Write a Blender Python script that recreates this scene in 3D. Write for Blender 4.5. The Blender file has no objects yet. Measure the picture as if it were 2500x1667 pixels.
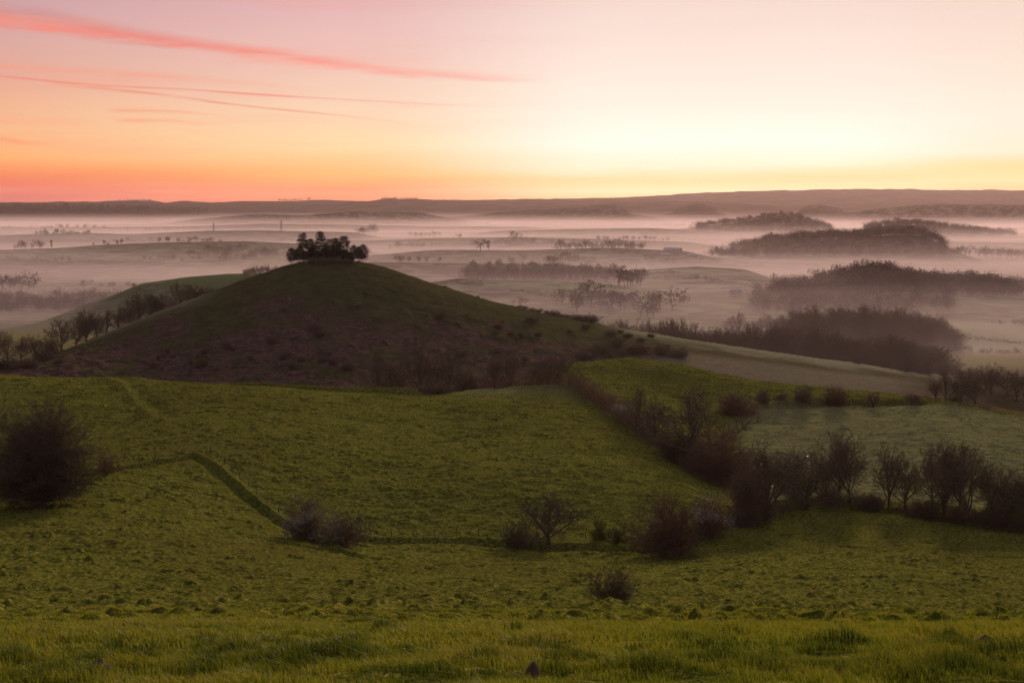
import bpy, math, random
import numpy as np
R = math.radians
scene = bpy.context.scene
COL = scene.collection

# ------------------------------------------------------------------ camera
LENS, PITCH = 50.0, 5.56
cam_d = bpy.data.cameras.new("camera"); cam = bpy.data.objects.new("camera", cam_d); COL.objects.link(cam)
cam_d.lens = LENS; cam_d.sensor_width = 36.0
cam_d.clip_start = 0.1; cam_d.clip_end = 80000
cam.location = (0, 0, 0); cam.rotation_euler = (R(90 - PITCH), 0, 0)
scene.camera = cam
FV = 2352 * LENS / 36.0                       # focal length in the units I measured the photograph in

# ------------------------------------------------------------------ sun (below a veil of dawn light, very soft)
SUN_AZ, SUN_EL = 14.0, 13.0                    # degrees right of the view axis, above the horizon
sl = bpy.data.lights.new("sun", 'SUN'); sun = bpy.data.objects.new("sun", sl); COL.objects.link(sun)
sl.energy = 3.9; sl.angle = R(5); sl.color = (1.0, 0.76, 0.50)
sun.rotation_euler = (R(90 - SUN_EL), 0, R(180 - SUN_AZ))

# ------------------------------------------------------------------ sky
def lin(c, k=1.0):
    f = lambda v: (v / 12.92 if v <= 0.04045 else ((v + 0.055) / 1.055) ** 2.4)
    return tuple(f(v / 255.0) * k for v in c) + (1.0,)
def el_of(v): return -(PITCH + math.degrees(math.atan((v - 784) / FV)))
def az_of(u): return math.degrees(math.atan((u - 1176) / FV))

world = bpy.data.worlds.new("World"); scene.world = world; world.use_nodes = True
nt = world.node_tree; nt.nodes.clear()
class NG:
    """tiny helper that writes node graphs"""
    def __init__(s, tree): s.t = tree
    def n(s, typ, **kw):
        nd = s.t.nodes.new(typ)
        for k, v in kw.items(): setattr(nd, k, v)
        return nd
    def put(s, sock, v):
        if isinstance(v, bpy.types.NodeSocket): s.t.links.new(v, sock)
        else: sock.default_value = v
    def m(s, op, a, b=0.0, c=None, clamp=False):
        nd = s.n('ShaderNodeMath', operation=op, use_clamp=clamp)
        s.put(nd.inputs[0], a); s.put(nd.inputs[1], b)
        if c is not None: s.put(nd.inputs[2], c)
        return nd.outputs[0]
    def rng(s, v, a, b, c=0.0, d=1.0, smooth=False):
        nd = s.n('ShaderNodeMapRange'); nd.clamp = True
        if smooth: nd.interpolation_type = 'SMOOTHSTEP'
        s.put(nd.inputs['Value'], v)
        for k, q in (('From Min', a), ('From Max', b), ('To Min', c), ('To Max', d)): s.put(nd.inputs[k], q)
        return nd.outputs['Result']
    def mix(s, f, a, b, mode='MIX'):
        nd = s.n('ShaderNodeMix', data_type='RGBA', blend_type=mode)
        s.put(nd.inputs[0], f); s.put(nd.inputs[6], a); s.put(nd.inputs[7], b)
        return nd.outputs[2]
    def ramp(s, f, stops):
        nd = s.n('ShaderNodeValToRGB'); cr = nd.color_ramp
        cr.elements[0].position, cr.elements[0].color = stops[0]
        cr.elements[1].position, cr.elements[1].color = stops[-1]
        for p, c in stops[1:-1]:
            e = cr.elements.new(p); e.color = c
        s.put(nd.inputs[0], f); return nd.outputs[0]
    def noise(s, vec, scale, detail=3.0, rough=0.5, out=0):
        nd = s.n('ShaderNodeTexNoise')
        if vec is not None: s.put(nd.inputs['Vector'], vec)
        nd.inputs['Scale'].default_value = scale; nd.inputs['Detail'].default_value = detail
        nd.inputs['Roughness'].default_value = rough
        return nd.outputs[out]
g = NG(nt)
tc = g.n('ShaderNodeTexCoord'); sep = g.n('ShaderNodeSeparateXYZ'); nt.links.new(tc.outputs['Generated'], sep.inputs[0])
X, Y_, Z_ = sep.outputs
az = g.m('MULTIPLY', g.m('ARCTAN2', X, Y_), 57.29578)
el = g.m('MULTIPLY', g.m('ARCSINE', Z_), 57.29578)
cmb = g.n('ShaderNodeCombineXYZ'); g.put(cmb.inputs[0], g.m('MULTIPLY', az, 0.035)); g.put(cmb.inputs[1], g.m('MULTIPLY', el, 0.55))
streak = g.noise(cmb.outputs[0], 2.2, 4, 0.55)
elw = g.m('ADD', el, g.m('MULTIPLY', g.m('SUBTRACT', streak, 0.5), 0.9))       # long flat streaks in the gradient
t_el = g.rng(elw, -1.0, 11.0)
def stops(col):
    out = [(0.0, lin(col[-1][1], col[-1][2]))]
    for v, c, k in reversed(col): out.append(((el_of(v) + 1.0) / 12.0, lin(c, k)))
    return out
skyc = [
 [(0, (200,161,168), 1), (100, (216,168,162), 1), (200, (232,172,150), 1), (300, (250,190,142), 1), (365, (255,180,115), 1), (400, (252,142,88), 1), (425, (235,108,82), 1), (445, (222,98,84), 1), (462, (214,104,96), 1)],
 [(0, (228,181,183), 1), (130, (240,196,185), 1), (250, (250,214,184), 1), (340, (255,220,168), 1), (400, (255,190,116), 1), (432, (255,152,90), 1), (458, (248,128,82), 1)],
 [(0, (245,218,207), 1), (130, (251,229,216), 1.02), (250, (255,245,229), 1.0), (330, (255,251,236), 1.05), (385, (255,243,210), 1.03), (412, (255,222,160), 1), (440, (255,233,178), 1), (460, (255,210,140), 1)],
 [(0, (243,215,201), 1), (130, (250,226,210), 1), (280, (255,241,222), 1), (350, (255,240,212), 1), (388, (255,222,156), 1), (420, (255,229,168), 1), (445, (255,198,130), 1)],
]
cols = [g.ramp(t_el, stops(c)) for c in skyc]
cols.insert(3, cols[2]); azs = [az_of(u) for u in (0, 784, 1440, 1880, 2352)]
sky = cols[0]
for i in range(4): sky = g.mix(g.rng(az, azs[i], azs[i + 1], smooth=(i in (1, 3))), sky, cols[i + 1])
# clouds: thin pink streaks lying at an angle, each a soft band round a line in azimuth / elevation
cl_v = g.n('ShaderNodeCombineXYZ'); g.put(cl_v.inputs[0], g.m('MULTIPLY', az, 0.22)); g.put(cl_v.inputs[1], g.m('MULTIPLY', el, 2.0))
wisp = g.noise(cl_v.outputs[0], 1.6, 5, 0.62)
def band(pts, w0, w1, strength, colr, soft_top=1.0, wob=0.10):
    global sky
    fc = g.n('ShaderNodeFloatCurve')
    a0, a1 = az_of(pts[0][0]), az_of(pts[-1][0])
    cu = fc.mapping.curves[0]; P = [((az_of(u) - a0) / (a1 - a0), el_of(v) / 10.0) for u, v in pts]
    cu.points[0].location = P[0]; cu.points[1].location = P[-1]
    for p in P[1:-1]: cu.points.new(*p)
    fc.mapping.update()
    f = g.rng(az, a0, a1); g.put(fc.inputs['Value'], f); fc.inputs['Factor'].default_value = 1
    e0 = g.m('MULTIPLY', fc.outputs[0], 10.0)
    d = g.m('SUBTRACT', g.m('ADD', el, g.m('MULTIPLY', g.m('SUBTRACT', wisp, 0.5), wob)), e0)
    w = g.m('ADD', w0 * 1.0, g.m('MULTIPLY', f, w1 - w0))
    up = g.m('SUBTRACT', 1.0, g.m('DIVIDE', d, g.m('MULTIPLY', w, soft_top)), clamp=True)
    dn = g.m('SUBTRACT', 1.0, g.m('DIVIDE', g.m('MULTIPLY', d, -1.0), w), clamp=True)
    k = g.m('MULTIPLY', g.m('MINIMUM', up, dn), g.m('MINIMUM', g.rng(az, a0, a0 + (a1 - a0) * 0.12, 0.0 if pts[0][0] > 0 else 1.0, 1.0), g.rng(az, a0 + (a1 - a0) * 0.55, a1, 1.0, 0.0)))
    k = g.m('MULTIPLY', g.m('MULTIPLY', k, strength), g.rng(wisp, 0.30, 0.60, 0.25, 1.0), clamp=True)
    sky = g.mix(k, sky, colr)
PINK = lin((250, 134, 120)); DUSK = lin((205, 130, 125)); PEACH = lin((250, 150, 118))
band([(-200,30),(0,58),(130,66),(300,92),(480,112),(700,138)], 0.8, 0.15, 0.75, DUSK, 1.0, 0.5)
band([(-200,42),(0,70),(300,98),(500,118),(640,130),(700,138),(950,172),(1250,186)], 0.34, 0.16, 0.8, PINK, 1.5, 0.28)
band([(-200,84),(0,85),(200,90),(420,98)], 0.10, 0.05, 0.8, PINK, 1.0, 0.06)
band([(540,142),(700,152),(850,164),(1050,176),(1270,187)], 0.16, 0.14, 0.7, lin((255,165,150)), 2.0, 0.25)
band([(-100,165),(0,170),(250,178),(520,192),(780,212)], 0.26, 0.14, 0.42, PEACH, 1.0, 0.2)
band([(-60,189),(0,191),(225,206),(450,213),(700,226),(1150,246)], 0.075, 0.05, 0.8, lin((240,136,118)), 1.0, 0.06)
band([(120,206),(350,222),(550,245),(800,268),(970,288)], 0.10, 0.045, 0.75, lin((240,138,112)), 1.0, 0.04)
band([(250,262),(380,262),(460,266),(560,278)], 0.14, 0.10, 0.55, PEACH, 1.0, 0.12)
band([(270,283),(400,284),(480,290),(540,288)], 0.13, 0.10, 0.5, PEACH, 1.0, 0.12)
band([(-100,322),(0,326),(80,334),(160,330)], 0.2, 0.10, 0.6, lin((252,146,104)), 1.0, 0.25)
band([(-300,428),(0,428),(300,430),(700,436),(1100,428)], 0.22, 0.12, 0.4, lin((240,104,88)), 1.0, 0.16)
soft = g.m('MULTIPLY', g.m('MULTIPLY', g.rng(streak, 0.46, 0.72, smooth=True), g.rng(wisp, 0.3, 0.65, 0.4, 1.0)), g.m('MULTIPLY', g.rng(az, 3.0, -16.0), 0.42))
sky = g.mix(soft, sky, lin((252, 158, 128)))
# outside the picture: a dusky sky all round and overhead, the Nishita sky plus an even fill added to light the ground
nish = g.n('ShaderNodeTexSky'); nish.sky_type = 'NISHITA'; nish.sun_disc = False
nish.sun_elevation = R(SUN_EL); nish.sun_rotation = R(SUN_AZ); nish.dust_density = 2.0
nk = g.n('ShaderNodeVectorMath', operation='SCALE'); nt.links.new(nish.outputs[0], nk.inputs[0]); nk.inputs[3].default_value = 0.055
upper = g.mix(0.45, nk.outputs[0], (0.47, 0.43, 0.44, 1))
side = g.rng(g.m('ABSOLUTE', g.m('SUBTRACT', az, 5.0)), 30.0, 110.0, smooth=True)
sky = g.mix(side, sky, (0.34, 0.28, 0.34, 1))
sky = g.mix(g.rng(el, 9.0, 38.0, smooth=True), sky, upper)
sky = g.mix(g.rng(el, -0.5, -4.0), sky, (0.05, 0.045, 0.04, 1))
bg = g.n('ShaderNodeBackground'); g.put(bg.inputs['Color'], sky); bg.inputs['Strength'].default_value = 1.0
wo = g.n('ShaderNodeOutputWorld'); nt.links.new(bg.outputs[0], wo.inputs['Surface'])
world.cycles.sampling_method = 'MANUAL'; world.cycles.sample_map_resolution = 1024

# ------------------------------------------------------------------ exposure and sampling
vs = scene.view_settings; vs.view_transform = 'Standard'; vs.look = 'None'; vs.exposure = 0.0; vs.gamma = 1.0; vs.use_curve_mapping = False
cy = scene.cycles
cy.max_bounces = 5; cy.diffuse_bounces = 2; cy.glossy_bounces = 1; cy.transmission_bounces = 2
cy.volume_bounces = 1; cy.transparent_max_bounces = 48; cy.use_denoising = True
cy.sample_clamp_indirect = 3.0; cy.use_adaptive_sampling = True; cy.adaptive_threshold = 0.02
cy.caustics_reflective = False; cy.caustics_refractive = False

# ------------------------------------------------------------------ helpers
def tag(o, label=None, cat=None, group=None, kind=None):
    if label: o['label'] = label
    if cat: o['category'] = cat
    if group: o['group'] = group
    if kind: o['kind'] = kind
    return o
def mesh_np(name, V, F, mats=(), parent=None, smooth=False, attrs=None, mat_idx=None):
    """V (n,3), F (m,k) with k = 3 or 4"""
    V = np.asarray(V, np.float32); F = np.asarray(F, np.int32); k = F.shape[1]
    me = bpy.data.meshes.new(name)
    me.vertices.add(len(V)); me.vertices.foreach_set('co', V.ravel())
    me.loops.add(F.size); me.loops.foreach_set('vertex_index', F.ravel())
    me.polygons.add(len(F)); me.polygons.foreach_set('loop_start', np.arange(0, F.size, k, dtype=np.int32))
    me.polygons.foreach_set('use_smooth', np.full(len(F), smooth))
    for m in mats: me.materials.append(m)
    if mat_idx is not None: me.polygons.foreach_set('material_index', np.asarray(mat_idx, np.int32))
    for n_, a in (attrs or {}).items():
        at = me.attributes.new(n_, 'FLOAT', 'POINT'); at.data.foreach_set('value', np.asarray(a, np.float32))
    me.update(calc_edges=True)
    o = bpy.data.objects.new(name, me); COL.objects.link(o)
    if parent: o.parent = parent
    return o
def empty(name, loc=(0, 0, 0), rz=0.0, s=1.0):
    o = bpy.data.objects.new(name, None); COL.objects.link(o); o.empty_display_size = 0.5
    o.location = loc; o.rotation_euler = (0, 0, rz); o.scale = (s, s, s); return o

def _hash(ix, iy, seed):
    h = (ix.astype(np.int64) * 374761393 + iy.astype(np.int64) * 668265263 + seed * 1442695041) & 0xffffffff
    h = ((h ^ (h >> 13)) * 1274126177) & 0xffffffff
    h = (h ^ (h >> 16)) & 0xffffffff
    return h.astype(np.float64) / 4294967295.0
def vnoise(x, y, seed=0):
    ix, iy = np.floor(x), np.floor(y); fx, fy = x - ix, y - iy
    fx = fx * fx * fx * (fx * (fx * 6 - 15) + 10); fy = fy * fy * fy * (fy * (fy * 6 - 15) + 10)
    ix = ix.astype(np.int64); iy = iy.astype(np.int64)
    a = _hash(ix, iy, seed); b = _hash(ix + 1, iy, seed); c = _hash(ix, iy + 1, seed); d = _hash(ix + 1, iy + 1, seed)
    return (a + (b - a) * fx + (c - a) * fy + (a - b - c + d) * fx * fy) * 2 - 1
def fbm(x, y, seed=0, octs=4, gain=0.5):
    s = 0; a = 1; n = 0
    for i in range(octs):
        c, q = math.cos(0.6 * i), math.sin(0.6 * i)
        s = s + a * vnoise((x * c - y * q) * 2 ** i + 17.3 * i, (x * q + y * c) * 2 ** i - 9.1 * i, seed + i); n += a; a *= gain
    return s / n
def sstep(a, b, x):
    t = np.clip((x - a) / (b - a), 0, 1); return t * t * (3 - 2 * t)

# ------------------------------------------------------------------ terrain: heights from surveyed control points
SP, CP = math.sin(R(PITCH)), math.cos(R(PITCH))
def ray(u, v):
    """x/Y and z/Y of the direction measured at (u, v)"""
    t = (v - 784) / FV; k = CP - t * SP
    return (u - 1176) / FV / k, (-SP - t * CP) / k
Y0 = 15.0
pts = []
def pv(lst):
    for u, v, Y in lst:
        a, s = ray(u, v); pts.append((a * Y, Y, s * Y))
def pz(us, Y, z):
    for u in us: pts.append(((u - 1176) / FV * (Y + Y0), Y, z))
wide = (-900, -400, 0, 400, 800, 1176, 1600, 2000, 2352, 2750, 3200)
pz(wide[::2], -10, 0.9); pz(wide[::2], 0, -1.7); pz(wide[::2], 6, -2.75)
pz(wide, 12, -4.15)
pv([(u, 1441, 28) for u in wide]); pv([(u, 1435, 46) for u in wide])
pv([(-900,1380,90),(-400,1382,90),(0,1385,90),(600,1386,90),(1176,1388,90),(1700,1396,90),(2352,1404,90),(2750,1406,90),(3200,1410,90)])
pv([(-900,1372,125),(-400,1376,125),(0,1380,125),(600,1384,125),(1176,1388,125),(1700,1394,125),(2352,1404,125),(2750,1406,125),(3200,1410,125)])
pv([(-500,1300,165),(0,1310,165),(600,1325,165),(1176,1338,165),(1700,1348,165),(2352,1368,165),(2900,1380,165)])
pv([(-500,1235,200),(0,1240,200),(300,1225,205),(600,1265,200),(1176,1295,200),(1700,1290,205),(2352,1310,205),(2900,1330,200)])
pv([(-600,1160,235),(0,1160,238),(250,1085,266),(450,1052,285),(640,1195,246),(850,1245,235),(1250,1262,232),(1560,1272,230),(1700,1200,255),(1900,1160,275),(2100,1180,268),(2352,1218,252),(2800,1260,240)])
pv([(-500,1060,290),(0,1040,300),(250,1000,315),(600,1060,285),(600,985,320),(850,1110,275),(850,1020,315),(1176,1120,270),(1176,1030,315),(1450,1130,267),(1450,1060,300),(1560,1120,272)])
pv([(-500,950,360),(0,940,360),(300,935,362),(600,930,362),(900,950,362),(1150,945,362),(1350,960,358)])
pv([(-700,856,428),(-300,860,428),(0,866,425),(300,870,422),(600,889,417),(850,905,412),(980,909,408),(1100,895,410),(1250,888,410),(1320,905,395)])
pv([(1440,978,358),(1560,1055,324),(1700,1135,293)])
pv([(-700,925,470),(-300,930,470),(0,930,470),(400,935,470),(800,945,470),(1000,945,465),(1120,925,465),(1200,905,470)])
pv([(1230,880,430),(1330,850,432),(1400,905,400),(1500,940,388),(1620,1000,355),(1500,880,425),(1620,920,408)])
pv([(1700,965,385),(1850,940,398),(2000,930,405),(2140,926,405),(2250,945,400),(2352,968,395),(2700,1050,380),(3100,1120,360)])
pv([(1800,1040,340),(2000,1000,357),(2200,1020,345),(2352,1090,320),(2000,1080,316),(2200,1130,296),(2700,1150,310)])
pv([(1250,852,448),(1330,834,450),(1450,823,452),(1560,836,450),(1700,866,445),(1850,884,437),(2000,900,430),(2130,914,422)])
pv([(1330,905,500),(1450,905,505),(1600,925,500),(1800,950,490),(2000,965,480),(2140,960,470),(2260,936,440),(2352,951,445),(2700,1010,440),(2352,995,500)])
pv([(-700,875,535),(-300,872,535),(0,870,535),(300,868,535),(600,885,530),(900,882,530),(1200,880,535),(1450,880,545),(1700,890,550),(1900,905,550),(2130,925,540),(2400,955,530),(2800,1000,520)])
pv([(-700,850,600),(-300,850,600),(0,843,600),(150,822,600),(300,805,600),(450,792,598),(600,778,596),(750,772,595),(900,778,596),(1050,792,598),(1200,806,600),(1400,818,602),(1600,836,602),(1900,868,600),(2200,895,600),(2600,925,600)])
pv([(0,836,655),(150,806,655),(290,754,655),(400,716,655),(500,695,654),(620,676,652),(750,668,650),(880,676,652),(1000,698,655),(1190,735,658),(1380,764,660),(1600,798,660),(1900,842,655),(2200,880,655)])
pv([(-700,845,705),(-300,842,705),(0,838,705),(100,822,705),(200,788,705),(290,750,705),(400,706,705),(500,666,705),(560,643,705),(620,622,705),(665,607,706),(710,599,706),(755,597,706),(805,599,706),(850,605,706),(900,618,706),(950,636,706),(1050,668,706),(1190,706,706),(1300,730,706),(1380,746,706),(1500,766,706),(1650,790,706),(1800,812,704),(1970,834,700),(2100,856,700),(2352,872,700),(2800,880,700)])
pv([(0,840,760),(150,822,762),(290,778,762),(400,742,762),(500,710,762),(620,672,762),(750,655,762),(880,670,762),(1000,698,762),(1190,738,762),(1380,772,762),(1650,812,762),(1970,850,762),(2300,860,762)])
pz((-900, -400, 0, 300, 600, 900, 1200), 880, -86); pz((1400, 1600, 1800, 2100, 2352, 2900), 880, -99)
pz((-900, -200, 300, 700, 1176), 1100, -98); pz((1600, 2000, 2352, 3000), 1100, -103)
pz((-900, -200, 600, 1176, 1800, 2352, 3000), 1500, -104)
pz((-900, 300, 1176, 2000, 3000), 2400, -106)
P = np.array(pts)
def PQ(x, Y): return x / (Y + Y0) * 1.6, np.log(Y + Y0) * 1.0
cp_, cq_ = PQ(P[:, 0], P[:, 1]); cv_ = P[:, 2] / (P[:, 1] + Y0)
# de-duplicate close controls
keep = []
for i in range(len(cp_)):
    if all((cp_[i] - cp_[j]) ** 2 + (cq_[i] - cq_[j]) ** 2 > 2e-6 for j in keep): keep.append(i)
cp_, cq_, cv_ = cp_[keep], cq_[keep], cv_[keep]
def tps(r2): return 0.5 * r2 * np.log(r2 + 1e-12)
n = len(cp_)
A = np.zeros((n + 3, n + 3)); A[:n, :n] = tps((cp_[:, None] - cp_) ** 2 + (cq_[:, None] - cq_) ** 2) + np.eye(n) * 1e-6
A[:n, n] = A[n, :n] = 1; A[:n, n + 1] = A[n + 1, :n] = cp_; A[:n, n + 2] = A[n + 2, :n] = cq_
W = np.linalg.solve(A, np.concatenate([cv_, np.zeros(3)]))
def near_h(x, Y):
    p, q = PQ(x, Y); out = np.full(p.shape, W[n]) + W[n + 1] * p + W[n + 2] * q
    for i in range(n):
        out += W[i] * tps((p - cp_[i]) ** 2 + (q - cq_[i]) ** 2)
    return out * (Y + Y0)

RIDGES = [  # (distance, depth front, depth back, [(u, v) of the crest]) : hills standing in the vale
 (1260, 190, 120, [(230,690),(330,650),(430,636),(520,629),(620,627),(720,640),(850,700)]),
 (1650, 190, 170, [(1700,740),(1790,700),(1850,680),(1910,652),(1960,637),(2000,632),(2050,637),(2120,657),(2200,656),(2260,658),(2320,680),(2370,720)]),
 (2900, 260, 300, [(1540,612),(1640,596),(1700,578),(1760,562),(1800,556),(1900,549),(1980,547),(2040,541),(2100,539),(2135,552),(2165,585),(2190,606)]),
 (5200, 420, 420, [(1500,538),(1600,522),(1700,511),(1760,501),(1800,495),(1840,505),(1890,525),(1930,540)]),
 (4500, 320, 320, [(1940,552),(1990,528),(2060,514),(2110,517),(2180,525),(2250,536),(2352,545),(2500,560)]),
 (9000, 450, 450, [(1530,496),(1560,484),(1580,476),(1610,476),(1640,486),(1670,496)]),
 (8600, 450, 450, [(1828,494),(1850,480),(1880,477),(1930,490),(1960,494)]),
 (8000, 600, 600, [(1920,496),(2000,482),(2100,471),(2160,469),(2352,472),(2500,476),(2700,490)]),
 (8500, 600, 600, [(1060,498),(1200,484),(1300,478),(1400,471),(1425,474),(1445,492)]),
 (9800, 900, 600, [(-500,474),(-200,476),(0,478),(120,474),(250,480),(380,481),(470,489),(540,500)]),
 (7600, 700, 500, [(480,502),(600,492),(700,494),(820,486),(950,488),(1020,500)]),
 (13500, 2600, 900, [(-900,458),(-300,461),(0,465),(120,465),(250,464),(275,461),(350,461),(385,467),(440,464),(500,466),(560,462),(640,462),(720,461),(800,463),(860,462),(960,460),(1180,459),(1300,460),(1500,470)]),
 (12200, 1500, 900, [(760,470),(850,463),(890,456),(950,458),(1060,464),(1150,470),(1210,482)]),
 (15500, 3500, 900, [(1100,465),(1200,459),(1400,455),(1560,447),(1700,440),(1850,437),(1970,434.5),(2100,437),(2352,438),(2800,440),(3400,444)]),
 (11500, 1200, 700, [(1180,484),(1290,474),(1400,467),(1600,462),(1700,468),(1800,478)]),
 (2950, 430, 160, [(-300,572),(0,574),(130,570),(250,561),(400,556),(560,554),(700,560),(800,570)]),
 (4250, 420, 160, [(-300,540),(0,541),(170,534),(300,538),(480,530),(600,529),(800,533)]),
 (5700, 500, 200, [(-200,524),(200,522),(420,520),(600,514),(800,516),(1000,520),(1200,521)]),
 (3650, 330, 130, [(820,553),(1000,547),(1200,545),(1400,549),(1560,555)]),
 (4800, 300, 130, [(1150,530),(1300,526),(1500,524),(1600,530)]),
 (2150, 230, 110, [(700,612),(860,602),(1050,604),(1250,606),(1350,612)]),
 (1650, 190, 90, [(940,655),(1050,640),(1200,644),(1400,652),(1500,665)]),
 (2000, 260, 120, [(1480,620),(1600,612),(1700,618)]),
 (2700, 300, 130, [(880,584),(1000,574),(1200,575),(1400,569),(1560,576)]),
 (1120, 130, 60, [(2060,800),(2160,762),(2260,760),(2400,772),(2600,790)]),
]
def sheet_h(x, Y):
    z = near_h(x, np.minimum(Y, 2400.0)) if True else 0
    k = sstep(1150, 1700, Y)
    u = x / Y * FV
    va = -105 + 9 * fbm(x / 1300, Y / 420, 5, 3) + 3.0 * sstep(7000, 11000, Y) * 10
    z = z * (1 - k) + va * k
    for Yc, df, db, cr in RIDGES:
        us = np.array([c[0] for c in cr], float); vs_ = np.array([c[1] for c in cr], float)
        top = np.array([ray(0, v)[1] for v in vs_]) * Yc
        uu = x / Yc * FV + 1176
        top_i = np.interp(uu, us, top)
        edge = np.clip(1 - np.maximum(us[0] - uu, uu - us[-1]) / 90.0, 0, 1)
        d = (Y - Yc); t = np.where(d < 0, -d / df, d / db)
        wob = 1 + 0.25 * fbm(x / (df * 1.3), Y / (df * 1.3), int(Yc) % 97, 3)
        sh = np.exp(-(t * wob) ** 2 * 1.6)
        zz = z + np.maximum(top_i - z, 0) * sh * sstep(0, 1, edge)
        z = np.maximum(z, zz)
    return z

def to_xy(u, v, Y): a, s = ray(u, v); return (a * Y, Y)
# banks: (polyline, height, half width, side) a lynchet - the ground is stepped down on the side nearer the camera
BANKS = [
 ([to_xy(60,1105,255), to_xy(250,1072,268), to_xy(450,1046,287), to_xy(545,1115,264), to_xy(640,1190,246), to_xy(760,1262,226), to_xy(900,1340,200)], 0.7, 0.7),
 ([to_xy(640,1200,245), to_xy(850,1240,236), to_xy(1050,1248,236), to_xy(1250,1255,234), to_xy(1500,1265,232)], 0.85, 1.1),
 ([to_xy(1120,893,411), to_xy(1300,892,405), to_xy(1440,975,358), to_xy(1560,1055,324), to_xy(1700,1130,294)], 1.0, 2.2),
 ([to_xy(1760,940,400), to_xy(1900,928,406), to_xy(2050,925,407), to_xy(2150,924,406)], 1.3, 1.8),
 ([to_xy(1880,1155,276), to_xy(2100,1180,268), to_xy(2352,1220,251), to_xy(2600,1250,245)], 0.8, 2.0),
]
RIB = [to_xy(225,866,430), to_xy(420,874,428), to_xy(700,888,424), to_xy(900,900,419), to_xy(985,905,417)]      # the long low rib behind the crest
BANKS.append(([to_xy(245,874,418), to_xy(290,905,395), to_xy(330,940,368), to_xy(385,985,335)], -0.45, 1.6))
BANKS.append(([to_xy(470,1052,285), to_xy(560,1118,262), to_xy(660,1195,243)], 0.35, 0.7))
def seg_dist(x, y, pl):
    best = np.full(x.shape, 1e9); sd = np.zeros(x.shape); along = np.zeros(x.shape)
    L = 0
    for (x0, y0), (x1, y1) in zip(pl[:-1], pl[1:]):
        dx, dy = x1 - x0, y1 - y0; l2 = dx * dx + dy * dy; l = math.sqrt(l2)
        t = np.clip(((x - x0) * dx + (y - y0) * dy) / l2, 0, 1)
        px, py = x - (x0 + t * dx), y - (y0 + t * dy); d = np.hypot(px, py)
        s = np.sign(dx * py - dy * px); m = d < best
        best = np.where(m, d, best); sd = np.where(m, s * d, sd); along = np.where(m, L + t * l, along); L += l
    return sd, along / L
def detail(x, Y):
    """field relief: banks, tussocks, terracettes"""
    z = np.zeros(x.shape)
    for pl, h, w in BANKS:
        sd, al = seg_dist(x, Y, pl)
        fade = sstep(0, 0.08, al) * (1 - sstep(0.9, 1.0, al))
        # raised lip on the far side, cut on the near side
        z += h * fade * (0.75 * np.exp(-((sd - w) / (w * 1.3)) ** 2) - 0.55 * np.exp(-((sd + w) / (w * 1.1)) ** 2))
    sd, al = seg_dist(x, Y, RIB); z += (1.0 + 2.0 * al) * sstep(0, 0.1, al) * (1 - sstep(0.95, 1.0, al)) * np.exp(-(sd / 2.2) ** 2)
    wx = x + 1.2 * vnoise(x / 7, Y / 7, 3); n1 = fbm((wx + 0.45 * Y) / 1.35, (Y - 0.3 * wx) / 0.85, 11, 3, 0.6)
    n2 = fbm(x / 4.2, Y / 3.0, 21, 3)
    n3 = fbm(x / 14, Y / 11, 31, 3)
    m = sstep(6, 60, Y) * (1 - 0.6 * sstep(470, 700, Y))
    z += m * (0.30 * n3)
    field = sstep(20, 80, Y) * (1 - sstep(800, 1100, Y))
    z += field * (0.55 * (1 - 0.1 * sstep(95, 150, Y)) * np.maximum(n1, -0.35) * (0.7 + 0.9 * np.clip(n2, -.5, .8)) + 0.16 * n2)
    near = (1 - sstep(50, 110, Y))
    z += near * (0.10 * fbm(x / 1.5, Y / 1.1, 41, 3) + 0.05 * fbm(x / 0.4, Y / 0.35, 43, 2))
    hum = np.maximum(fbm(x / 1.15, Y / 1.0, 51, 2) - 0.24, 0)                      # anthills on the steep pasture
    z += (0.75 - 0.30 * sstep(90, 120, Y)) * hum * sstep(28, 40, Y) * (1 - sstep(200, 260, Y)) * sstep(-0.4, 0.3, x / (Y + Y0) + 0.3)
    # bracken and scrub roughness on the cone's lower slope
    z += 2.2 * (1 - sstep(0.02, 0.10, x / (Y + Y0))) * sstep(480, 560, Y) * (1 - sstep(610, 690, Y)) * np.maximum(fbm(x / 6, Y / 6, 61, 3), 0)
    # far: lumps of woodland and hedges on the distant ridges
    z += sstep(5000, 8000, Y) * 7 * np.maximum(fbm(x / 130, Y / 240, 71, 3) - 0.05, 0)
    z += sstep(9500, 10500, Y) * 14 * np.maximum(fbm(x / 260, Y / 500, 73, 2) - 0.12, 0)
    return z

import time as _t
_t0 = _t.time()
acols = np.concatenate([np.linspace(-0.62, -0.40, 45)[:-1], np.linspace(-0.40, 0.40, 860), np.linspace(0.40, 0.62, 45)[1:]])
yrows = np.concatenate([np.linspace(-10, 5, 14)[:-1], np.geomspace(5 + Y0, 62 + Y0, 230)[:-1] - Y0, np.linspace(62, 470, 880)[:-1],
                        np.linspace(470, 800, 330)[:-1], np.geomspace(800, 1900, 220)[:-1], np.geomspace(1900, 22000, 330)])
AG, YG = np.meshgrid(acols, yrows); XG = AG * (YG + Y0)
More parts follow.
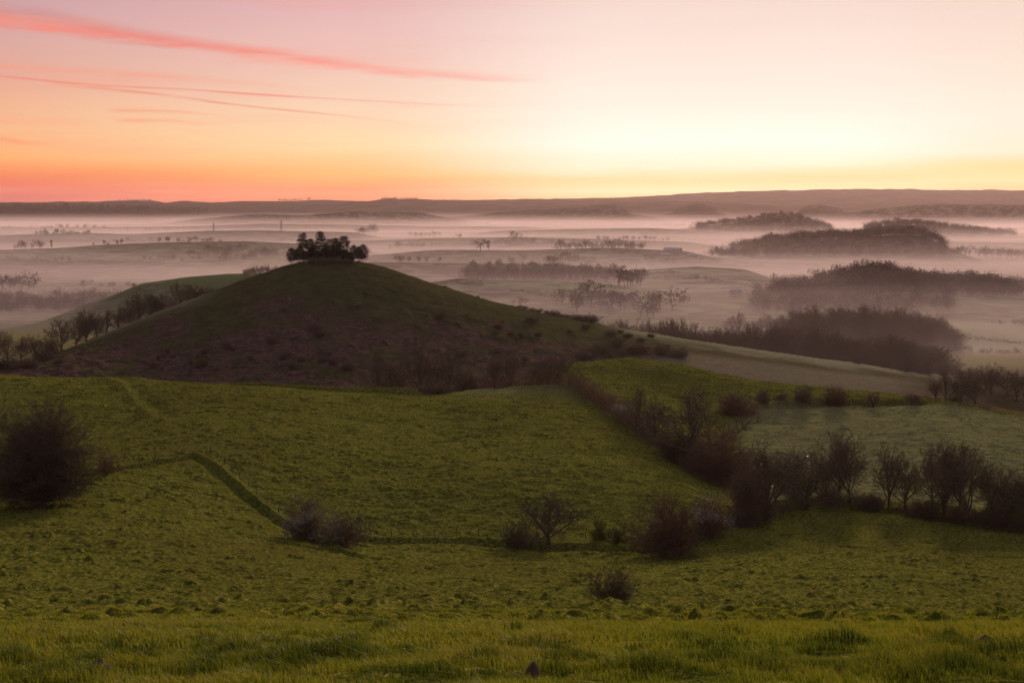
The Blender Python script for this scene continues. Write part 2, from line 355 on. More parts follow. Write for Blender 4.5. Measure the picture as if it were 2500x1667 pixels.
# smooth large forms on a coarse grid, then the detail at full resolution
ci = np.unique(np.concatenate([np.arange(0, len(acols), 6), [len(acols) - 1]])); ri = np.unique(np.concatenate([np.arange(0, len(yrows), 4), [len(yrows) - 1]]))
low = near_h(XG[np.ix_(ri, ci)], np.minimum(YG[np.ix_(ri, ci)], 2400.0))
tmp = np.empty((len(ri), len(acols)))
for k_ in range(len(ri)): tmp[k_] = np.interp(acols, acols[ci], low[k_])
full = np.empty(AG.shape); qr = np.log(yrows + Y0 + 1); 
for k_ in range(len(acols)): full[:, k_] = np.interp(qr, qr[ri], tmp[:, k_])
_nh = near_h
near_h = lambda x, Y: full
ZG = sheet_h(XG, YG) + detail(XG, YG)
near_h = _nh
print('terrain', ZG.shape, _t.time() - _t0)
def ground(x, y):
    """height of the terrain sheet at (x, y)"""
    y = min(max(y, -9.9), 21500); a = x / (y + Y0)
    i = int(np.clip(np.searchsorted(yrows, y) - 1, 0, len(yrows) - 2)); j = int(np.clip(np.searchsorted(acols, a) - 1, 0, len(acols) - 2))
    fy = (y - yrows[i]) / (yrows[i + 1] - yrows[i]); fx = min(max((a - acols[j]) / (acols[j + 1] - acols[j]), 0), 1)
    return float((ZG[i, j] * (1 - fx) + ZG[i, j + 1] * fx) * (1 - fy) + (ZG[i + 1, j] * (1 - fx) + ZG[i + 1, j + 1] * fx) * fy)
def ground_v(x, y):
    a = x / (y + Y0); i = np.clip(np.searchsorted(yrows, y) - 1, 0, len(yrows) - 2); j = np.clip(np.searchsorted(acols, a) - 1, 0, len(acols) - 2)
    fy = np.clip((y - yrows[i]) / (yrows[i + 1] - yrows[i]), 0, 1); fx = np.clip((a - acols[j]) / (acols[j + 1] - acols[j]), 0, 1)
    return (ZG[i, j] * (1 - fx) + ZG[i, j + 1] * fx) * (1 - fy) + (ZG[i + 1, j] * (1 - fx) + ZG[i + 1, j + 1] * fx) * fy
def hit(u, v, ymin=5.0, ymax=21500):
    """where the line of sight of (u, v) meets the ground beyond ymin"""
    a, s = ray(u, v); ys = yrows[(yrows > ymin) & (yrows < ymax)]
    z = ground_v(a * ys, ys); k = np.nonzero(z >= s * ys)[0]
    if len(k) == 0:
        k = np.array([int(np.argmax(z / ys - s))])
    y = ys[k[0]]; return (a * y, float(y), ground(a * y, y))
# ------------------------------------------------------------------ ground materials
def new_mat(name):
    m = bpy.data.materials.new(name); m.use_nodes = True; m.node_tree.nodes.clear(); return m, NG(m.node_tree)
def out_bsdf(m, g, bsdf):
    o = g.n('ShaderNodeOutputMaterial'); m.node_tree.links.new(bsdf, o.inputs['Surface'])
def coords(g):
    return g.n('ShaderNodeTexCoord').outputs['Object']
def xform(g, vec, s):
    mp = g.n('ShaderNodeMapping'); g.put(mp.inputs['Vector'], vec); mp.inputs['Scale'].default_value = s; return mp.outputs[0]
def attr(g, name):
    a = g.n('ShaderNodeAttribute'); a.attribute_name = name; return a.outputs['Fac']

def make_ground_mat():
    m, g = new_mat('turf'); co = coords(g)
    big = g.noise(co, 0.018, 4, 0.55); mid = g.noise(co, 0.16, 4, 0.6); fine = g.noise(xform(g, co, (1.0, 1.6, 1.6)), 1.7, 5, 0.72); tiny = g.noise(co, 9.0, 3, 0.7)
    c = g.mix(g.rng(mid, 0.3, 0.7), (0.072, 0.094, 0.015, 1), (0.165, 0.168, 0.034, 1))
    c = g.mix(g.rng(fine, 0.38, 0.56), (0.032, 0.038, 0.008, 1), c)  # dark noise paints in the shade between grass tufts
    c = g.mix(g.m('MULTIPLY', g.rng(fine, 0.50, 0.64), 0.95), c, (0.30, 0.25, 0.06, 1))  # pale noise paints in the light on tuft tops
    c = g.mix(g.m('MULTIPLY', g.rng(big, 0.45, 0.65), 0.35), c, (0.075, 0.058, 0.018, 1))
    c = g.mix(g.rng(tiny, 0.35, 0.65, 0.0, 0.35), c, (0.15, 0.14, 0.018, 1))
    # rough hill pasture
    c = g.mix(g.m('MULTIPLY', attr(g, 'rough'), 0.85), c, g.mix(g.rng(mid, 0.35, 0.65), (0.034, 0.038, 0.019, 1), (0.075, 0.062, 0.032, 1)))
    br_n = g.noise(xform(g, co, (1, 1.4, 2.5)), 0.22, 6, 0.75)
    brc = g.mix(g.rng(br_n, 0.38, 0.62), (0.038, 0.026, 0.025, 1), (0.13, 0.068, 0.056, 1))
    brc = g.mix(g.rng(g.noise(xform(g, co, (1, 1, 3)), 0.55, 5, 0.75), 0.52, 0.68), brc, (0.19, 0.13, 0.11, 1))
    bm = g.m('MULTIPLY', attr(g, 'bracken'), g.rng(g.noise(co, 0.06, 7, 0.72), 0.42, 0.50), clamp=True)
    c = g.mix(bm, c, brc)
    # distant fields, pale and dark by turns
    vo = g.n('ShaderNodeTexVoronoi'); g.put(vo.inputs['Vector'], xform(g, g.mix(0.05, co, g.n('ShaderNodeTexCoord').outputs['Object']), (1.0, 0.75, 0.0))); vo.inputs['Scale'].default_value = 0.0042
    sepc = g.n('ShaderNodeSeparateColor'); g.put(sepc.inputs[0], vo.outputs['Color'])
    fld = g.ramp(sepc.outputs[0], [(0.0, (0.05, 0.06, 0.03, 1)), (0.3, (0.11, 0.13, 0.06, 1)), (0.55, (0.075, 0.06, 0.045, 1)), (0.8, (0.17, 0.18, 0.12, 1)), (1.0, (0.08, 0.09, 0.04, 1))])
    fld = g.mix(g.rng(g.noise(co, 0.012, 5, 0.7), 0.52, 0.6), fld, (0.035, 0.03, 0.026, 1))
    c = g.mix(attr(g, 'vale'), c, fld)
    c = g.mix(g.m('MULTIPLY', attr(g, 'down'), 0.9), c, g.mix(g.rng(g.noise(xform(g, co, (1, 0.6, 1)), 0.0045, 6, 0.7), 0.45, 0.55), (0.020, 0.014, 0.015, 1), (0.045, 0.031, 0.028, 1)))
    fr = g.m('MULTIPLY', attr(g, 'frost'), g.rng(g.noise(co, 0.8, 5, 0.75), 0.30, 0.70, 0.55, 1.0))
    c = g.mix(fr, c, (0.40, 0.38, 0.27, 1))
    bs = g.n('ShaderNodeBsdfPrincipled'); g.put(bs.inputs['Base Color'], c); bs.inputs['Roughness'].default_value = 0.95
    bs.inputs['Specular IOR Level'].default_value = 0.0
    bs.inputs['Sheen Weight'].default_value = 0.0; bs.inputs['Sheen Roughness'].default_value = 0.6; bs.inputs['Sheen Tint'].default_value = (0.9, 0.85, 0.35, 1)
    bmp = g.n('ShaderNodeBump'); bmp.inputs['Strength'].default_value = 0.9; bmp.inputs['Distance'].default_value = 0.3
    h = g.m('ADD', g.m('MULTIPLY', fine, 1.5), g.m('MULTIPLY', g.noise(co, 4.5, 3, 0.6), 0.5)); g.put(bmp.inputs['Height'], h)
    g.put(bs.inputs['Normal'], bmp.outputs[0]); out_bsdf(m, g, bs.outputs[0]); return m
M_GROUND = make_ground_mat()

UG = XG / np.maximum(YG, 1.0) * FV + 1176
slope_v = ZG / np.maximum(YG, 1.0)
nA = fbm(XG / 22, YG / 22, 81, 4)
rough = sstep(455, 500, YG + 12 * nA) * (1 - sstep(760, 900, YG))
bracken = sstep(455, 490, YG) * (1 - sstep(615, 665, YG + 60 * nA + 0.03 * np.abs(UG - 900)))
bracken = np.maximum(bracken, (UG > 2160) * sstep(404, 412, YG) * (1 - sstep(480, 520, YG)) * sstep(2180, 2260, UG) * 1.0)
frost = 0.55 * sstep(1360, 1480, UG) * (1 - sstep(2150, 2300, UG)) * sstep(640, 690, YG + 25 * nA) * (1 - sstep(760, 800, YG))
frost = np.maximum(frost, 0.30 * sstep(1650, 1750, UG) * sstep(278, 292, YG - 0.02 * (2000 - UG)) * (1 - sstep(400, 408, YG)))
frost = np.maximum(frost, 0.75 * sstep(2100, 2200, UG) * sstep(900, 1000, YG) * (1 - sstep(1200, 1300, YG)))
frost = np.maximum(frost, 0.22 * sstep(1000, 1100, UG) * (1 - sstep(1330, 1400, UG)) * sstep(375, 405, YG) * (1 - sstep(412, 420, YG)))
frost = np.maximum(frost, 0.35 * sstep(150, 200, UG) * (1 - sstep(420, 520, UG)) * sstep(640, 690, YG) * (1 - sstep(720, 760, YG)))
frost = np.maximum(frost, 0.30 * sstep(1050, 1300, YG) * (1 - sstep(7000, 9000, YG)) * sstep(-0.1, 0.3, nA))
bracken = np.maximum(bracken, 0.40 * sstep(1420, 1520, UG) * sstep(530, 560, YG) * (1 - sstep(635, 660, YG)))
frost = np.maximum(frost, 0.30 * sstep(1450, 1560, UG) * (1 - sstep(2000, 2200, UG)) * sstep(540, 570, YG) * (1 - sstep(620, 650, YG)))
vale = sstep(930, 1080, YG)
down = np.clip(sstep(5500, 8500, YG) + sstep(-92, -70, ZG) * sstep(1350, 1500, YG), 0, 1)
nr, nc = AG.shape
Vall = np.stack([XG, YG, ZG], -1).reshape(-1, 3)
def strip(name, y_a, y_b, label=None):
    """one stretch of the same ground sheet; neighbours share their border row exactly"""
    i0 = int(np.searchsorted(yrows, y_a)); i1 = min(int(np.searchsorted(yrows, y_b)), nr - 1)
    ii, jj = np.meshgrid(np.arange(i1 - i0), np.arange(nc - 1), indexing='ij')
    b = (ii * nc + jj).ravel(); F = np.stack([b, b + 1, b + 1 + nc, b + nc], 1)
    sl_ = slice(i0 * nc, (i1 + 1) * nc)
    o = mesh_np(name, Vall[sl_], F, [M_GROUND], smooth=True, attrs={'rough': rough.ravel()[sl_], 'bracken': bracken.ravel()[sl_], 'frost': frost.ravel()[sl_], 'vale': vale.ravel()[sl_], 'down': down.ravel()[sl_]})
    return tag(o, label, None, None, 'structure')
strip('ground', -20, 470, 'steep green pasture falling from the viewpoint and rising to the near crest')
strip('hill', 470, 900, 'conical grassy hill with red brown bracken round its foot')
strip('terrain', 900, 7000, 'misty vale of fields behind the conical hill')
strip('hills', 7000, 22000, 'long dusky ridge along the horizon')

# ------------------------------------------------------------------ air: one even haze, and shallow mist lying in the vale
def vol_mat(name, dens, col, aniso):
    m, g = new_mat(name); pv_ = g.n('ShaderNodeVolumePrincipled')
    pv_.inputs['Color'].default_value = col; pv_.inputs['Density'].default_value = dens; pv_.inputs['Anisotropy'].default_value = aniso
    o = g.n('ShaderNodeOutputMaterial'); m.node_tree.links.new(pv_.outputs[0], o.inputs['Volume']); return m
def box_obj(name, x0, x1, y0, y1, z0, z1, mat):
    V = [(x, y, z) for z in (z0, z1) for y in (y0, y1) for x in (x0, x1)]
    F = [(0, 2, 3, 1), (4, 5, 7, 6), (0, 1, 5, 4), (2, 6, 7, 3), (0, 4, 6, 2), (1, 3, 7, 5)]
    return mesh_np(name, V, F, [mat])
ZMIN = float(ZG.min())
ztop = float(ZG.max()) + 40
HAZE_D = 1.3e-5
tag(box_obj('haze', -15500, 15500, -40, 22500, ZMIN - 1.0, ztop, vol_mat('haze_air', HAZE_D, (0.95, 0.68, 0.75, 1), 0.55)), 'thin dawn haze over the whole landscape', 'haze', None, 'stuff')
MIST = [  # (top height, density, y start, undulation, seed): the mist thickens downwards
 (-50, 1.6e-5, 520, 2.0, 1), (-62, 6e-5, 540, 3, 2), (-71, 1.1e-4, 560, 3, 6), (-79, 1.4e-4, 620, 3.5, 3), (-86, 2.2e-4, 660, 3.5, 7), (-92, 3.8e-4, 700, 3, 4), (-97, 6.5e-4, 760, 2.5, 8), (-101, 1.1e-3, 800, 2.0, 5)]
def mist(top, dens, ys, amp, seed, k):
    nx, ny = 90, 150
    w = 14500 - 300 * k; ye = 21500 - 300 * k
    yy = np.geomspace(ys, ye, ny); aa = np.linspace(-1, 1, nx)
    xx = aa[None, :] * np.minimum(0.75 * yy + 300, w)[:, None]; Yg = np.repeat(yy[:, None], nx, 1)
    zz = top + amp * 1.6 * fbm(xx / 1300, Yg / 800, 200 + seed, 3) + amp * 1.3 * fbm(xx / 300, Yg / 170, 300 + seed, 3) * (1 - sstep(2500, 5000, Yg))
    zb = ZMIN - 0.8 + 0.11 * k
    top_v = np.stack([xx, Yg, zz], -1).reshape(-1, 3); bot_v = np.stack([xx, Yg, np.full_like(xx, zb)], -1).reshape(-1, 3)
    ii, jj = np.meshgrid(np.arange(ny - 1), np.arange(nx - 1), indexing='ij'); b = (ii * nx + jj).ravel(); N = nx * ny
    Ft = np.stack([b, b + 1, b + 1 + nx, b + nx], 1); Fb = Ft[:, ::-1] + N
    def side(idx): a_, c_ = idx[:-1], idx[1:]; return np.stack([a_, a_ + N, c_ + N, c_], 1)
    i_ = np.arange(nx); j_ = np.arange(ny)
    S = [side(i_), side((ny - 1) * nx + i_)[:, ::-1], side(j_ * nx)[:, ::-1], side(j_ * nx + nx - 1)]
    o = mesh_np('mist', np.concatenate([top_v, bot_v]), np.concatenate([Ft, Fb] + S), [vol_mat('mist_air', dens, (0.82, 0.65, 0.74, 1), 0.3)])
    tag(o, 'pale pink ground mist lying in the vale', 'mist', 'layers of mist in the vale', 'stuff')
for k, (top, dens, ys, amp, seed) in enumerate(MIST): mist(top, dens, ys, amp, seed, k)
# ------------------------------------------------------------------ plant materials
def plain_mat(name, c1, c2, scale=6.0, rough=0.9, transl=0.0, tone=False):
    m, g = new_mat(name); co = coords(g)
    oi = g.n('ShaderNodeObjectInfo'); nz = g.noise(co, scale, 3, 0.6)
    c = g.mix(g.rng(nz, 0.35, 0.65), c1 + (1,), c2 + (1,))
    c = g.mix(g.m('MULTIPLY', oi.outputs['Random'], 0.45), c, tuple(0.55 * v for v in c1) + (1,))
    if tone: c = g.mix(attr(g, 'tone'), c, tuple(0.25 * v for v in c1) + (1,))
    bs = g.n('ShaderNodeBsdfPrincipled'); g.put(bs.inputs['Base Color'], c); bs.inputs['Roughness'].default_value = rough; bs.inputs['Specular IOR Level'].default_value = 0.03
    res = bs.outputs[0]
    if transl > 0:
        tr = g.n('ShaderNodeBsdfTranslucent'); g.put(tr.inputs[0], c); mx = g.n('ShaderNodeMixShader'); mx.inputs[0].default_value = transl
        m.node_tree.links.new(res, mx.inputs[1]); m.node_tree.links.new(tr.outputs[0], mx.inputs[2]); res = mx.outputs[0]
    out_bsdf(m, g, res); return m
M_TWIG = plain_mat('twigs', (0.115, 0.078, 0.056), (0.18, 0.122, 0.085))
M_TWIG_RED = plain_mat('reddish_twigs', (0.15, 0.078, 0.055), (0.21, 0.115, 0.08))
M_TWIG_GREEN = plain_mat('greenish_twigs', (0.10, 0.095, 0.028), (0.155, 0.13, 0.045))
M_BARK = plain_mat('bark', (0.085, 0.070, 0.050), (0.15, 0.125, 0.085), 2.0)
M_IVY = plain_mat('ivy_leaves', (0.022, 0.034, 0.012), (0.045, 0.055, 0.02), 3.0, 0.5)
M_BLOSSOM = plain_mat('blossom', (0.62, 0.58, 0.57), (0.80, 0.77, 0.76), 3.0)
M_NEEDLE = plain_mat('pine_needles', (0.010, 0.014, 0.008), (0.022, 0.026, 0.012), 1.0)
M_FAR = plain_mat('far_foliage', (0.075, 0.055, 0.043), (0.13, 0.095, 0.066), 0.4, tone=True)
M_WOOD = plain_mat('weathered_wood', (0.075, 0.06, 0.05), (0.14, 0.115, 0.09), 4.0)
M_WIRE = plain_mat('fence_wire', (0.18, 0.18, 0.17), (0.25, 0.24, 0.22), 4.0, 0.5)

# ------------------------------------------------------------------ plant shapes
def tubes(segs, sides=4):
    S = np.array(segs, float)
    if len(S) == 0: return np.zeros((0, 3)), np.zeros((0, 4), int)
    p0, p1, r0, r1 = S[:, 0:3], S[:, 3:6], S[:, 6], S[:, 7]
    d = p1 - p0; d /= np.linalg.norm(d, axis=1, keepdims=True) + 1e-9
    up = np.where(np.abs(d[:, 2:3]) < 0.9, np.array([[0, 0, 1.0]]), np.array([[1.0, 0, 0]]))
    a = np.cross(d, up); a /= np.linalg.norm(a, axis=1, keepdims=True); b = np.cross(d, a)
    V = []
    for p, r in ((p0, r0), (p1, r1)):
        for k in range(sides):
            t = 2 * math.pi * k / sides
            V.append(p + (a * math.cos(t) + b * math.sin(t)) * r[:, None])
    V = np.stack(V, 1); n_ = len(S); base = np.arange(n_)[:, None] * (2 * sides)
    F = np.concatenate([np.concatenate([base + k, base + (k + 1) % sides, base + sides + (k + 1) % sides, base + sides + k], 1) for k in range(sides)])
    return V.reshape(-1, 3), F
def slivers(p, d, L, w, rng):
    """one thin triangle per twig"""
    d = d / (np.linalg.norm(d, axis=1, keepdims=True) + 1e-9)
    r = rng.normal(size=p.shape); a = np.cross(d, r); a /= np.linalg.norm(a, axis=1, keepdims=True) + 1e-9
    V = np.stack([p - a * w[:, None], p + a * w[:, None], p + d * L[:, None]], 1).reshape(-1, 3)
    return V, np.arange(len(V)).reshape(-1, 3)
def flecks(p, size, rng, flat=None):
    """small leaf-like triangles at random tilt"""
    n_ = len(p); a = rng.normal(size=(n_, 3)); b = rng.normal(size=(n_, 3))
    if flat is not None: a[:, 2] *= flat; b[:, 2] *= flat
    a /= np.linalg.norm(a, axis=1, keepdims=True); b /= np.linalg.norm(b, axis=1, keepdims=True)
    V = np.stack([p, p + a * size[:, None], p + b * size[:, None]], 1).reshape(-1, 3)
    return V, np.arange(len(V)).reshape(-1, 3)

class Grow:
    def __init__(s, seed): s.r = random.Random(seed); s.np = np.random.default_rng(seed); s.wood = []; s.fine = []; s.tw = []
    def branch(s, p, d, L, r, lvl, P):
        ns = (5, 4, 3, 2)[min(lvl, 3)]; pts_ = [p]; ds = [d]; q = np.array(p, float); dd = np.array(d, float); r0 = r
        for i in range(ns):
            dd = dd + np.array([s.r.gauss(0, 1) for _ in range(3)]) * P['wob'][min(lvl, 3)] + np.array([P.get('lean', 0), 0, P['trop'][min(lvl, 3)]])
            dd /= np.linalg.norm(dd); q1 = q + dd * L / ns; r1 = r * (1 - (i + 1) / ns * (0.45 if lvl == 0 else 0.8))
            (s.wood if lvl <= 1 else s.fine).append((*q, *q1, r0, max(r1, 0.008))); q = q1; r0 = max(r1, 0.008); pts_.append(q.copy()); ds.append(dd.copy())
        if lvl >= P['levels']:
            for _ in range(P['twigs']):
                t = s.r.random(); k = min(int(t * ns), ns - 1); f = t * ns - k
                s.tw.append((*(pts_[k] * (1 - f) + pts_[k + 1] * f), *(ds[k + 1] * 0.9 + np.array([s.r.gauss(0, .55), s.r.gauss(0, .55), s.r.gauss(0.12, .5)])), L * s.r.uniform(0.35, 0.8)))
            return
        nch = P['kids'][min(lvl, 3)]; t0 = P['from'][min(lvl, 3)]
        for j in range(nch):
            t = t0 + (1 - t0) * (j + s.r.random() * 0.8) / nch; t = min(t, 0.999); k = min(int(t * ns), ns - 1); f = t * ns - k
            base = pts_[k] * (1 - f) + pts_[k + 1] * f; di = ds[k + 1]
            ph = j * 2.4 + s.r.uniform(-0.5, 0.5); an = R(s.r.uniform(*P['ang'][min(lvl, 3)]))
            if lvl == 0: an = R(P['ang'][0][1] + (P['ang'][0][0] - P['ang'][0][1]) * (j + .5) / nch + s.r.uniform(-8, 8))
            u_ = np.cross(di, [0, 0, 1] if abs(di[2]) < 0.95 else [1, 0, 0]); u_ /= np.linalg.norm(u_); v_ = np.cross(di, u_)
            nd = di * math.cos(an) + (u_ * math.cos(ph) + v_ * math.sin(ph)) * math.sin(an)
            s.branch(base, nd, L * s.r.uniform(*P['ratio'][min(lvl, 3)]) * (1.0 - P['short'][min(lvl, 3)] * (t - t0) / (1.001 - t0)), r * 0.52 * (1 - 0.3 * t), lvl + 1, P)
    def meshes(s, tw_w, levels_w=4):
        V1, F1 = tubes(s.wood, 5); V2, F2 = tubes(s.fine, 3)
        T = np.array(s.tw); V3, F3 = slivers(T[:, :3], T[:, 3:6], T[:, 6], np.full(len(T), tw_w), s.np)
        F2t = np.concatenate([F2[:, [0, 1, 2]], F2[:, [0, 2, 3]]]) if len(F2) else np.zeros((0, 3), int)
        return (V1, F1), (np.concatenate([V2, V3]), np.concatenate([F2t, F3 + len(V2)]))
TREE = dict(levels=3, twigs=17, wob=(.05, .11, .15, .18), trop=(.03, .035, .03, .03), kids=(9, 8, 6, 5), ang=((38, 82), (30, 62), (30, 65), (30, 60)), ratio=((.9, 1.25), (.32, .48), (.45, .6), (.5, .7)), short=(.45, .3, .3, .3))
TREE['from'] = (.36, .2, .15, .1)
def tree_proto(name, seed, H, kind='spread', twig=None, ivy=0.0, tw_w=0.014, blossom=0.0):
    P = dict(TREE); g_ = Grow(seed); sd = g_.r
    if kind == 'spread': L0, r0 = 0.26 * H, 0.030 * H; P['ratio'] = ((2.0, 2.6),) + P['ratio'][1:]; P['kids'] = (10, 9, 6, 5); P['ang'] = ((6, 72),) + P['ang'][1:]; P['from'] = (.45, .22, .15, .1); P['short'] = (.05, .45, .3, .3)
    elif kind == 'tall': L0, r0 = 0.24 * H, 0.024 * H; P['from'] = (.40, .22, .15, .1); P['ang'] = ((3, 46),) + P['ang'][1:]; P['ratio'] = ((2.5, 3.1),) + P['ratio'][1:]; P['kids'] = (8, 11, 6, 5); P['short'] = (.05, .5, .3, .3)
    elif kind == 'thorn': L0, r0 = 0.30 * H, 0.035 * H; P['from'] = (.3, .2, .2, .1); P['lean'] = 0.03; P['ratio'] = ((1.3, 1.8),) + P['ratio'][1:]; P['ang'] = ((25, 70),) + P['ang'][1:]
    g_.branch(np.array([0, 0, -0.25 * 1.0]), np.array([sd.uniform(-.06, .06), sd.uniform(-.06, .06), 1]), L0, r0, 0, P)
    root = empty(name)
    (V1, F1), (V2, F2) = g_.meshes(tw_w)
    hz = V2[:, 2].max(); V1 = V1 * (H / hz); V2 = V2 * (H / hz)
    mesh_np('trunk', V1, F1, [M_BARK], root); mesh_np('crown', V2, F2, [twig or M_TWIG], root)
    if ivy > 0:
        W_ = np.array(g_.wood) * (H / hz); W_ = W_[W_[:, 2] < 0.72 * H]; n_ = int(2600 * ivy)
        i_ = g_.np.integers(0, len(W_), n_); t = g_.np.random(n_)[:, None]
        q = W_[i_, :3] * (1 - t) + W_[i_, 3:6] * t + g_.np.normal(size=(n_, 3)) * 0.028 * H
        V, F = flecks(q, g_.np.uniform(.10, .26, n_), g_.np); mesh_np('ivy', V, F, [M_IVY], root)
    return root
def bush_proto(name, seed, Rr, H, stems=16, twig=None, tw_w=0.012, twigs=16, blossom=0, bl_side=None, ivy=0, var=(.68, 1.0)):
    g_ = Grow(seed); P = dict(levels=3, twigs=twigs, wob=(.1, .12, .16, .2), trop=(.05, .05, .05, .04), kids=(0, 6, 6, 5), ang=((0, 0), (20, 55), (25, 60), (30, 60)), ratio=((1, 1), (.42, .66), (.45, .65), (.5, .75)), short=(0, .25, .25, .25)); P['from'] = (0, .10, .10, .1)
    for k in range(stems):
        th = 2.4 * k + g_.r.uniform(-.4, .4); q = ((k + .5) / stems) ** 0.6; tl = q * 1.42
        dv = np.array([math.sin(tl) * math.cos(th) * Rr, math.sin(tl) * math.sin(th) * Rr, math.cos(tl) * H + 0.12 * H])
        Ls = np.linalg.norm(dv) * g_.r.uniform(*var); bp = np.array([0, 0, -0.3])
        g_.branch(bp, dv / np.linalg.norm(dv), Ls, 0.045 * (H / 4) ** 0.5, 1, P)
    root = empty(name); (V1, F1), (V2, F2) = g_.meshes(tw_w); k = H / np.percentile(V2[:, 2], 99.7); V1[:, 2] *= k; V2[:, 2] *= k
    kr = Rr / np.percentile(np.hypot(V2[:, 0], V2[:, 1]), 98); V1[:, :2] *= kr; V2[:, :2] *= kr
    V1[:, 2] = np.maximum(V1[:, 2], -.4); V2[:, 2] = np.maximum(V2[:, 2], -.35)
    mesh_np('stem', V1, F1, [M_BARK], root); mesh_np('crown', V2, F2, [twig or M_TWIG], root)
    tip = V2[-3 * len(g_.tw):].reshape(-1, 3, 3)[:, 2]
    if blossom:
        f = fbm(tip[:, 0] / (0.5 * Rr) + 5, tip[:, 2] / (0.45 * Rr) + tip[:, 1] / Rr, seed + 900, 2)
        if bl_side is not None: f = f + 0.5 * (tip @ np.array(bl_side)) / Rr
        idx = np.argsort(-f)[:int(len(tip) * 0.35)]; idx = g_.np.choice(idx, blossom); q = tip[idx] + g_.np.normal(size=(blossom, 3)) * 0.10
        V, F = flecks(q, g_.np.uniform(.05, .10, blossom), g_.np); mesh_np('blossom', V, F, [M_BLOSSOM], root)
    if ivy:
        idx = g_.np.choice(len(tip), ivy); q = tip[idx] * g_.np.uniform(.35, .92, ivy)[:, None]
        V, F = flecks(q, g_.np.uniform(.10, .24, ivy), g_.np); mesh_np('ivy', V, F, [M_IVY], root)
    return root
def far_geo(seed, n=240, shape='round'):
    """small tree 1 m high, scaled when planted: stem and a loose lumpy crown"""
    rg = np.random.default_rng(seed); q = []
    nl = rg.integers(4, 8)
    wd = dict(round=.42, tall=.24, low=.75, cone=.22)[shape]
    for k in range(nl):
        c = np.array([rg.normal() * wd * .5, rg.normal() * wd * .5, rg.uniform(.38, .78) if shape != 'low' else rg.uniform(.2, .6)]); rad = rg.uniform(.16, .30) * (wd / .42) ** .5
        m_ = n // nl; v = rg.normal(size=(m_, 3)); v /= np.linalg.norm(v, axis=1, keepdims=True); q.append(c + v * rad * rg.uniform(.35, 1, (m_, 1)) * np.array([1.15, 1.15, 1.0]))
    q = np.concatenate(q); q[:, 2] = np.maximum(q[:, 2], .03)
    if shape == 'cone': q[:, :2] *= (1.25 - q[:, 2:3])
    q[:, 2] *= 1 / np.percentile(q[:, 2], 98)
    V, F = flecks(q, rg.uniform(.05, .11, len(q)), rg)
    sg = [(0, 0, -.08, 0, 0, .3, .028, .02)] + [(0, 0, .25, *(q[rg.integers(len(q))] * .8), .016, .006) for _ in range(7)]
    V1, F1 = tubes(sg, 4)
    return V, F, V1, F1
def far_proto(name, seed, n=240, shape='round', parts=False, mat=None):
    V, F, V1, F1 = far_geo(seed, n, shape)
    F1t = np.concatenate([F1[:, [0, 1, 2]], F1[:, [0, 2, 3]]])
    return mesh_np(name, np.concatenate([V, V1]), np.concatenate([F, F1t + len(V)]), [mat or M_FAR])

# ------------------------------------------------------------------ planting
used = set()
def plant(proto, x, y, z, sx, sz, rz, label, cat, group=None, sy=None):
    """the first planting moves the prototype itself, every later one copies it with its parts"""
    if proto.name in used:
        c = proto.copy(); COL.objects.link(c)
        for ch in proto.children:
            d = ch.copy(); COL.objects.link(d); d.parent = c
            for gr in ch.children: e = gr.copy(); COL.objects.link(e); e.parent = d
    else: used.add(proto.name); c = proto
    c.location = (x, y, z); c.rotation_euler = (0, 0, rz); c.scale = (sx, sx if sy is None else sy, sz)
    if 'group' in c.keys() and not group: del c['group']
    return tag(c, label, cat, group)
def span(u, v, h, w, Y=None, ymin=5):
    """position on the ground and real height / width of something that looks h high and w wide at (u, v)"""
    if Y is None: x, y, z = hit(u, v, ymin); return x, y, z, h / FV * y * 1.02, w / FV * y
    a, s = ray(u, v); x = a * Y; z = ground(x, Y); a2, s2 = ray(u, v - h)
    return x, Y, z, max(s2 * Y - z, 1.0), w / FV * Y
ORD = 'first second third fourth fifth sixth seventh eighth ninth tenth eleventh twelfth thirteenth fourteenth fifteenth sixteenth seventeenth eighteenth nineteenth twentieth twenty-first twenty-second twenty-third twenty-fourth twenty-fifth twenty-sixth twenty-seventh twenty-eighth twenty-ninth thirtieth'.split()
rg0 = random.Random(7)

PH = {}
def protos():
    for k in range(3): PH['spread%d' % k] = (tree_proto('bare_tree', 10 + k, 11.0, 'spread'), 11.0)
    for k in range(4): PH['tall%d' % k] = (tree_proto('bare_tree', 20 + k, 13.0, 'tall', tw_w=0.015), 13.0)
    for k in range(2): PH['ivy%d' % k] = (tree_proto('ivy_clad_tree', 30 + k, 13.0, 'tall', ivy=1.0), 13.0)
    PH['oak'] = (tree_proto('ivy_clad_tree', 40, 13.0, 'spread', ivy=0.5), 13.0)
    for k in range(2): PH['thorn%d' % k] = (tree_proto('thorn_tree', 50 + k, 4.0, 'thorn', tw_w=0.010), 4.0)
    for k in range(3): PH['bush%d' % k] = (bush_proto('bare_bush', 60 + k, 2.6, 4.0, 20, tw_w=0.010), 4.0, 5.2)
    for k in range(2): PH['red%d' % k] = (bush_proto('bare_bush', 70 + k, 4.0, 6.5, 28, M_TWIG_RED, 0.014, 19), 6.5, 8.0)
    for k in range(3): PH['full%d' % k] = (bush_proto('wood_tree', 90 + k, 4.6, 12.0, 24, M_TWIG, 0.020, 15), 12.0, 9.2)
    PH['green'] = (bush_proto('bare_bush', 75, 1.6, 2.6, 12, M_TWIG_GREEN), 2.6, 3.2)
protos()
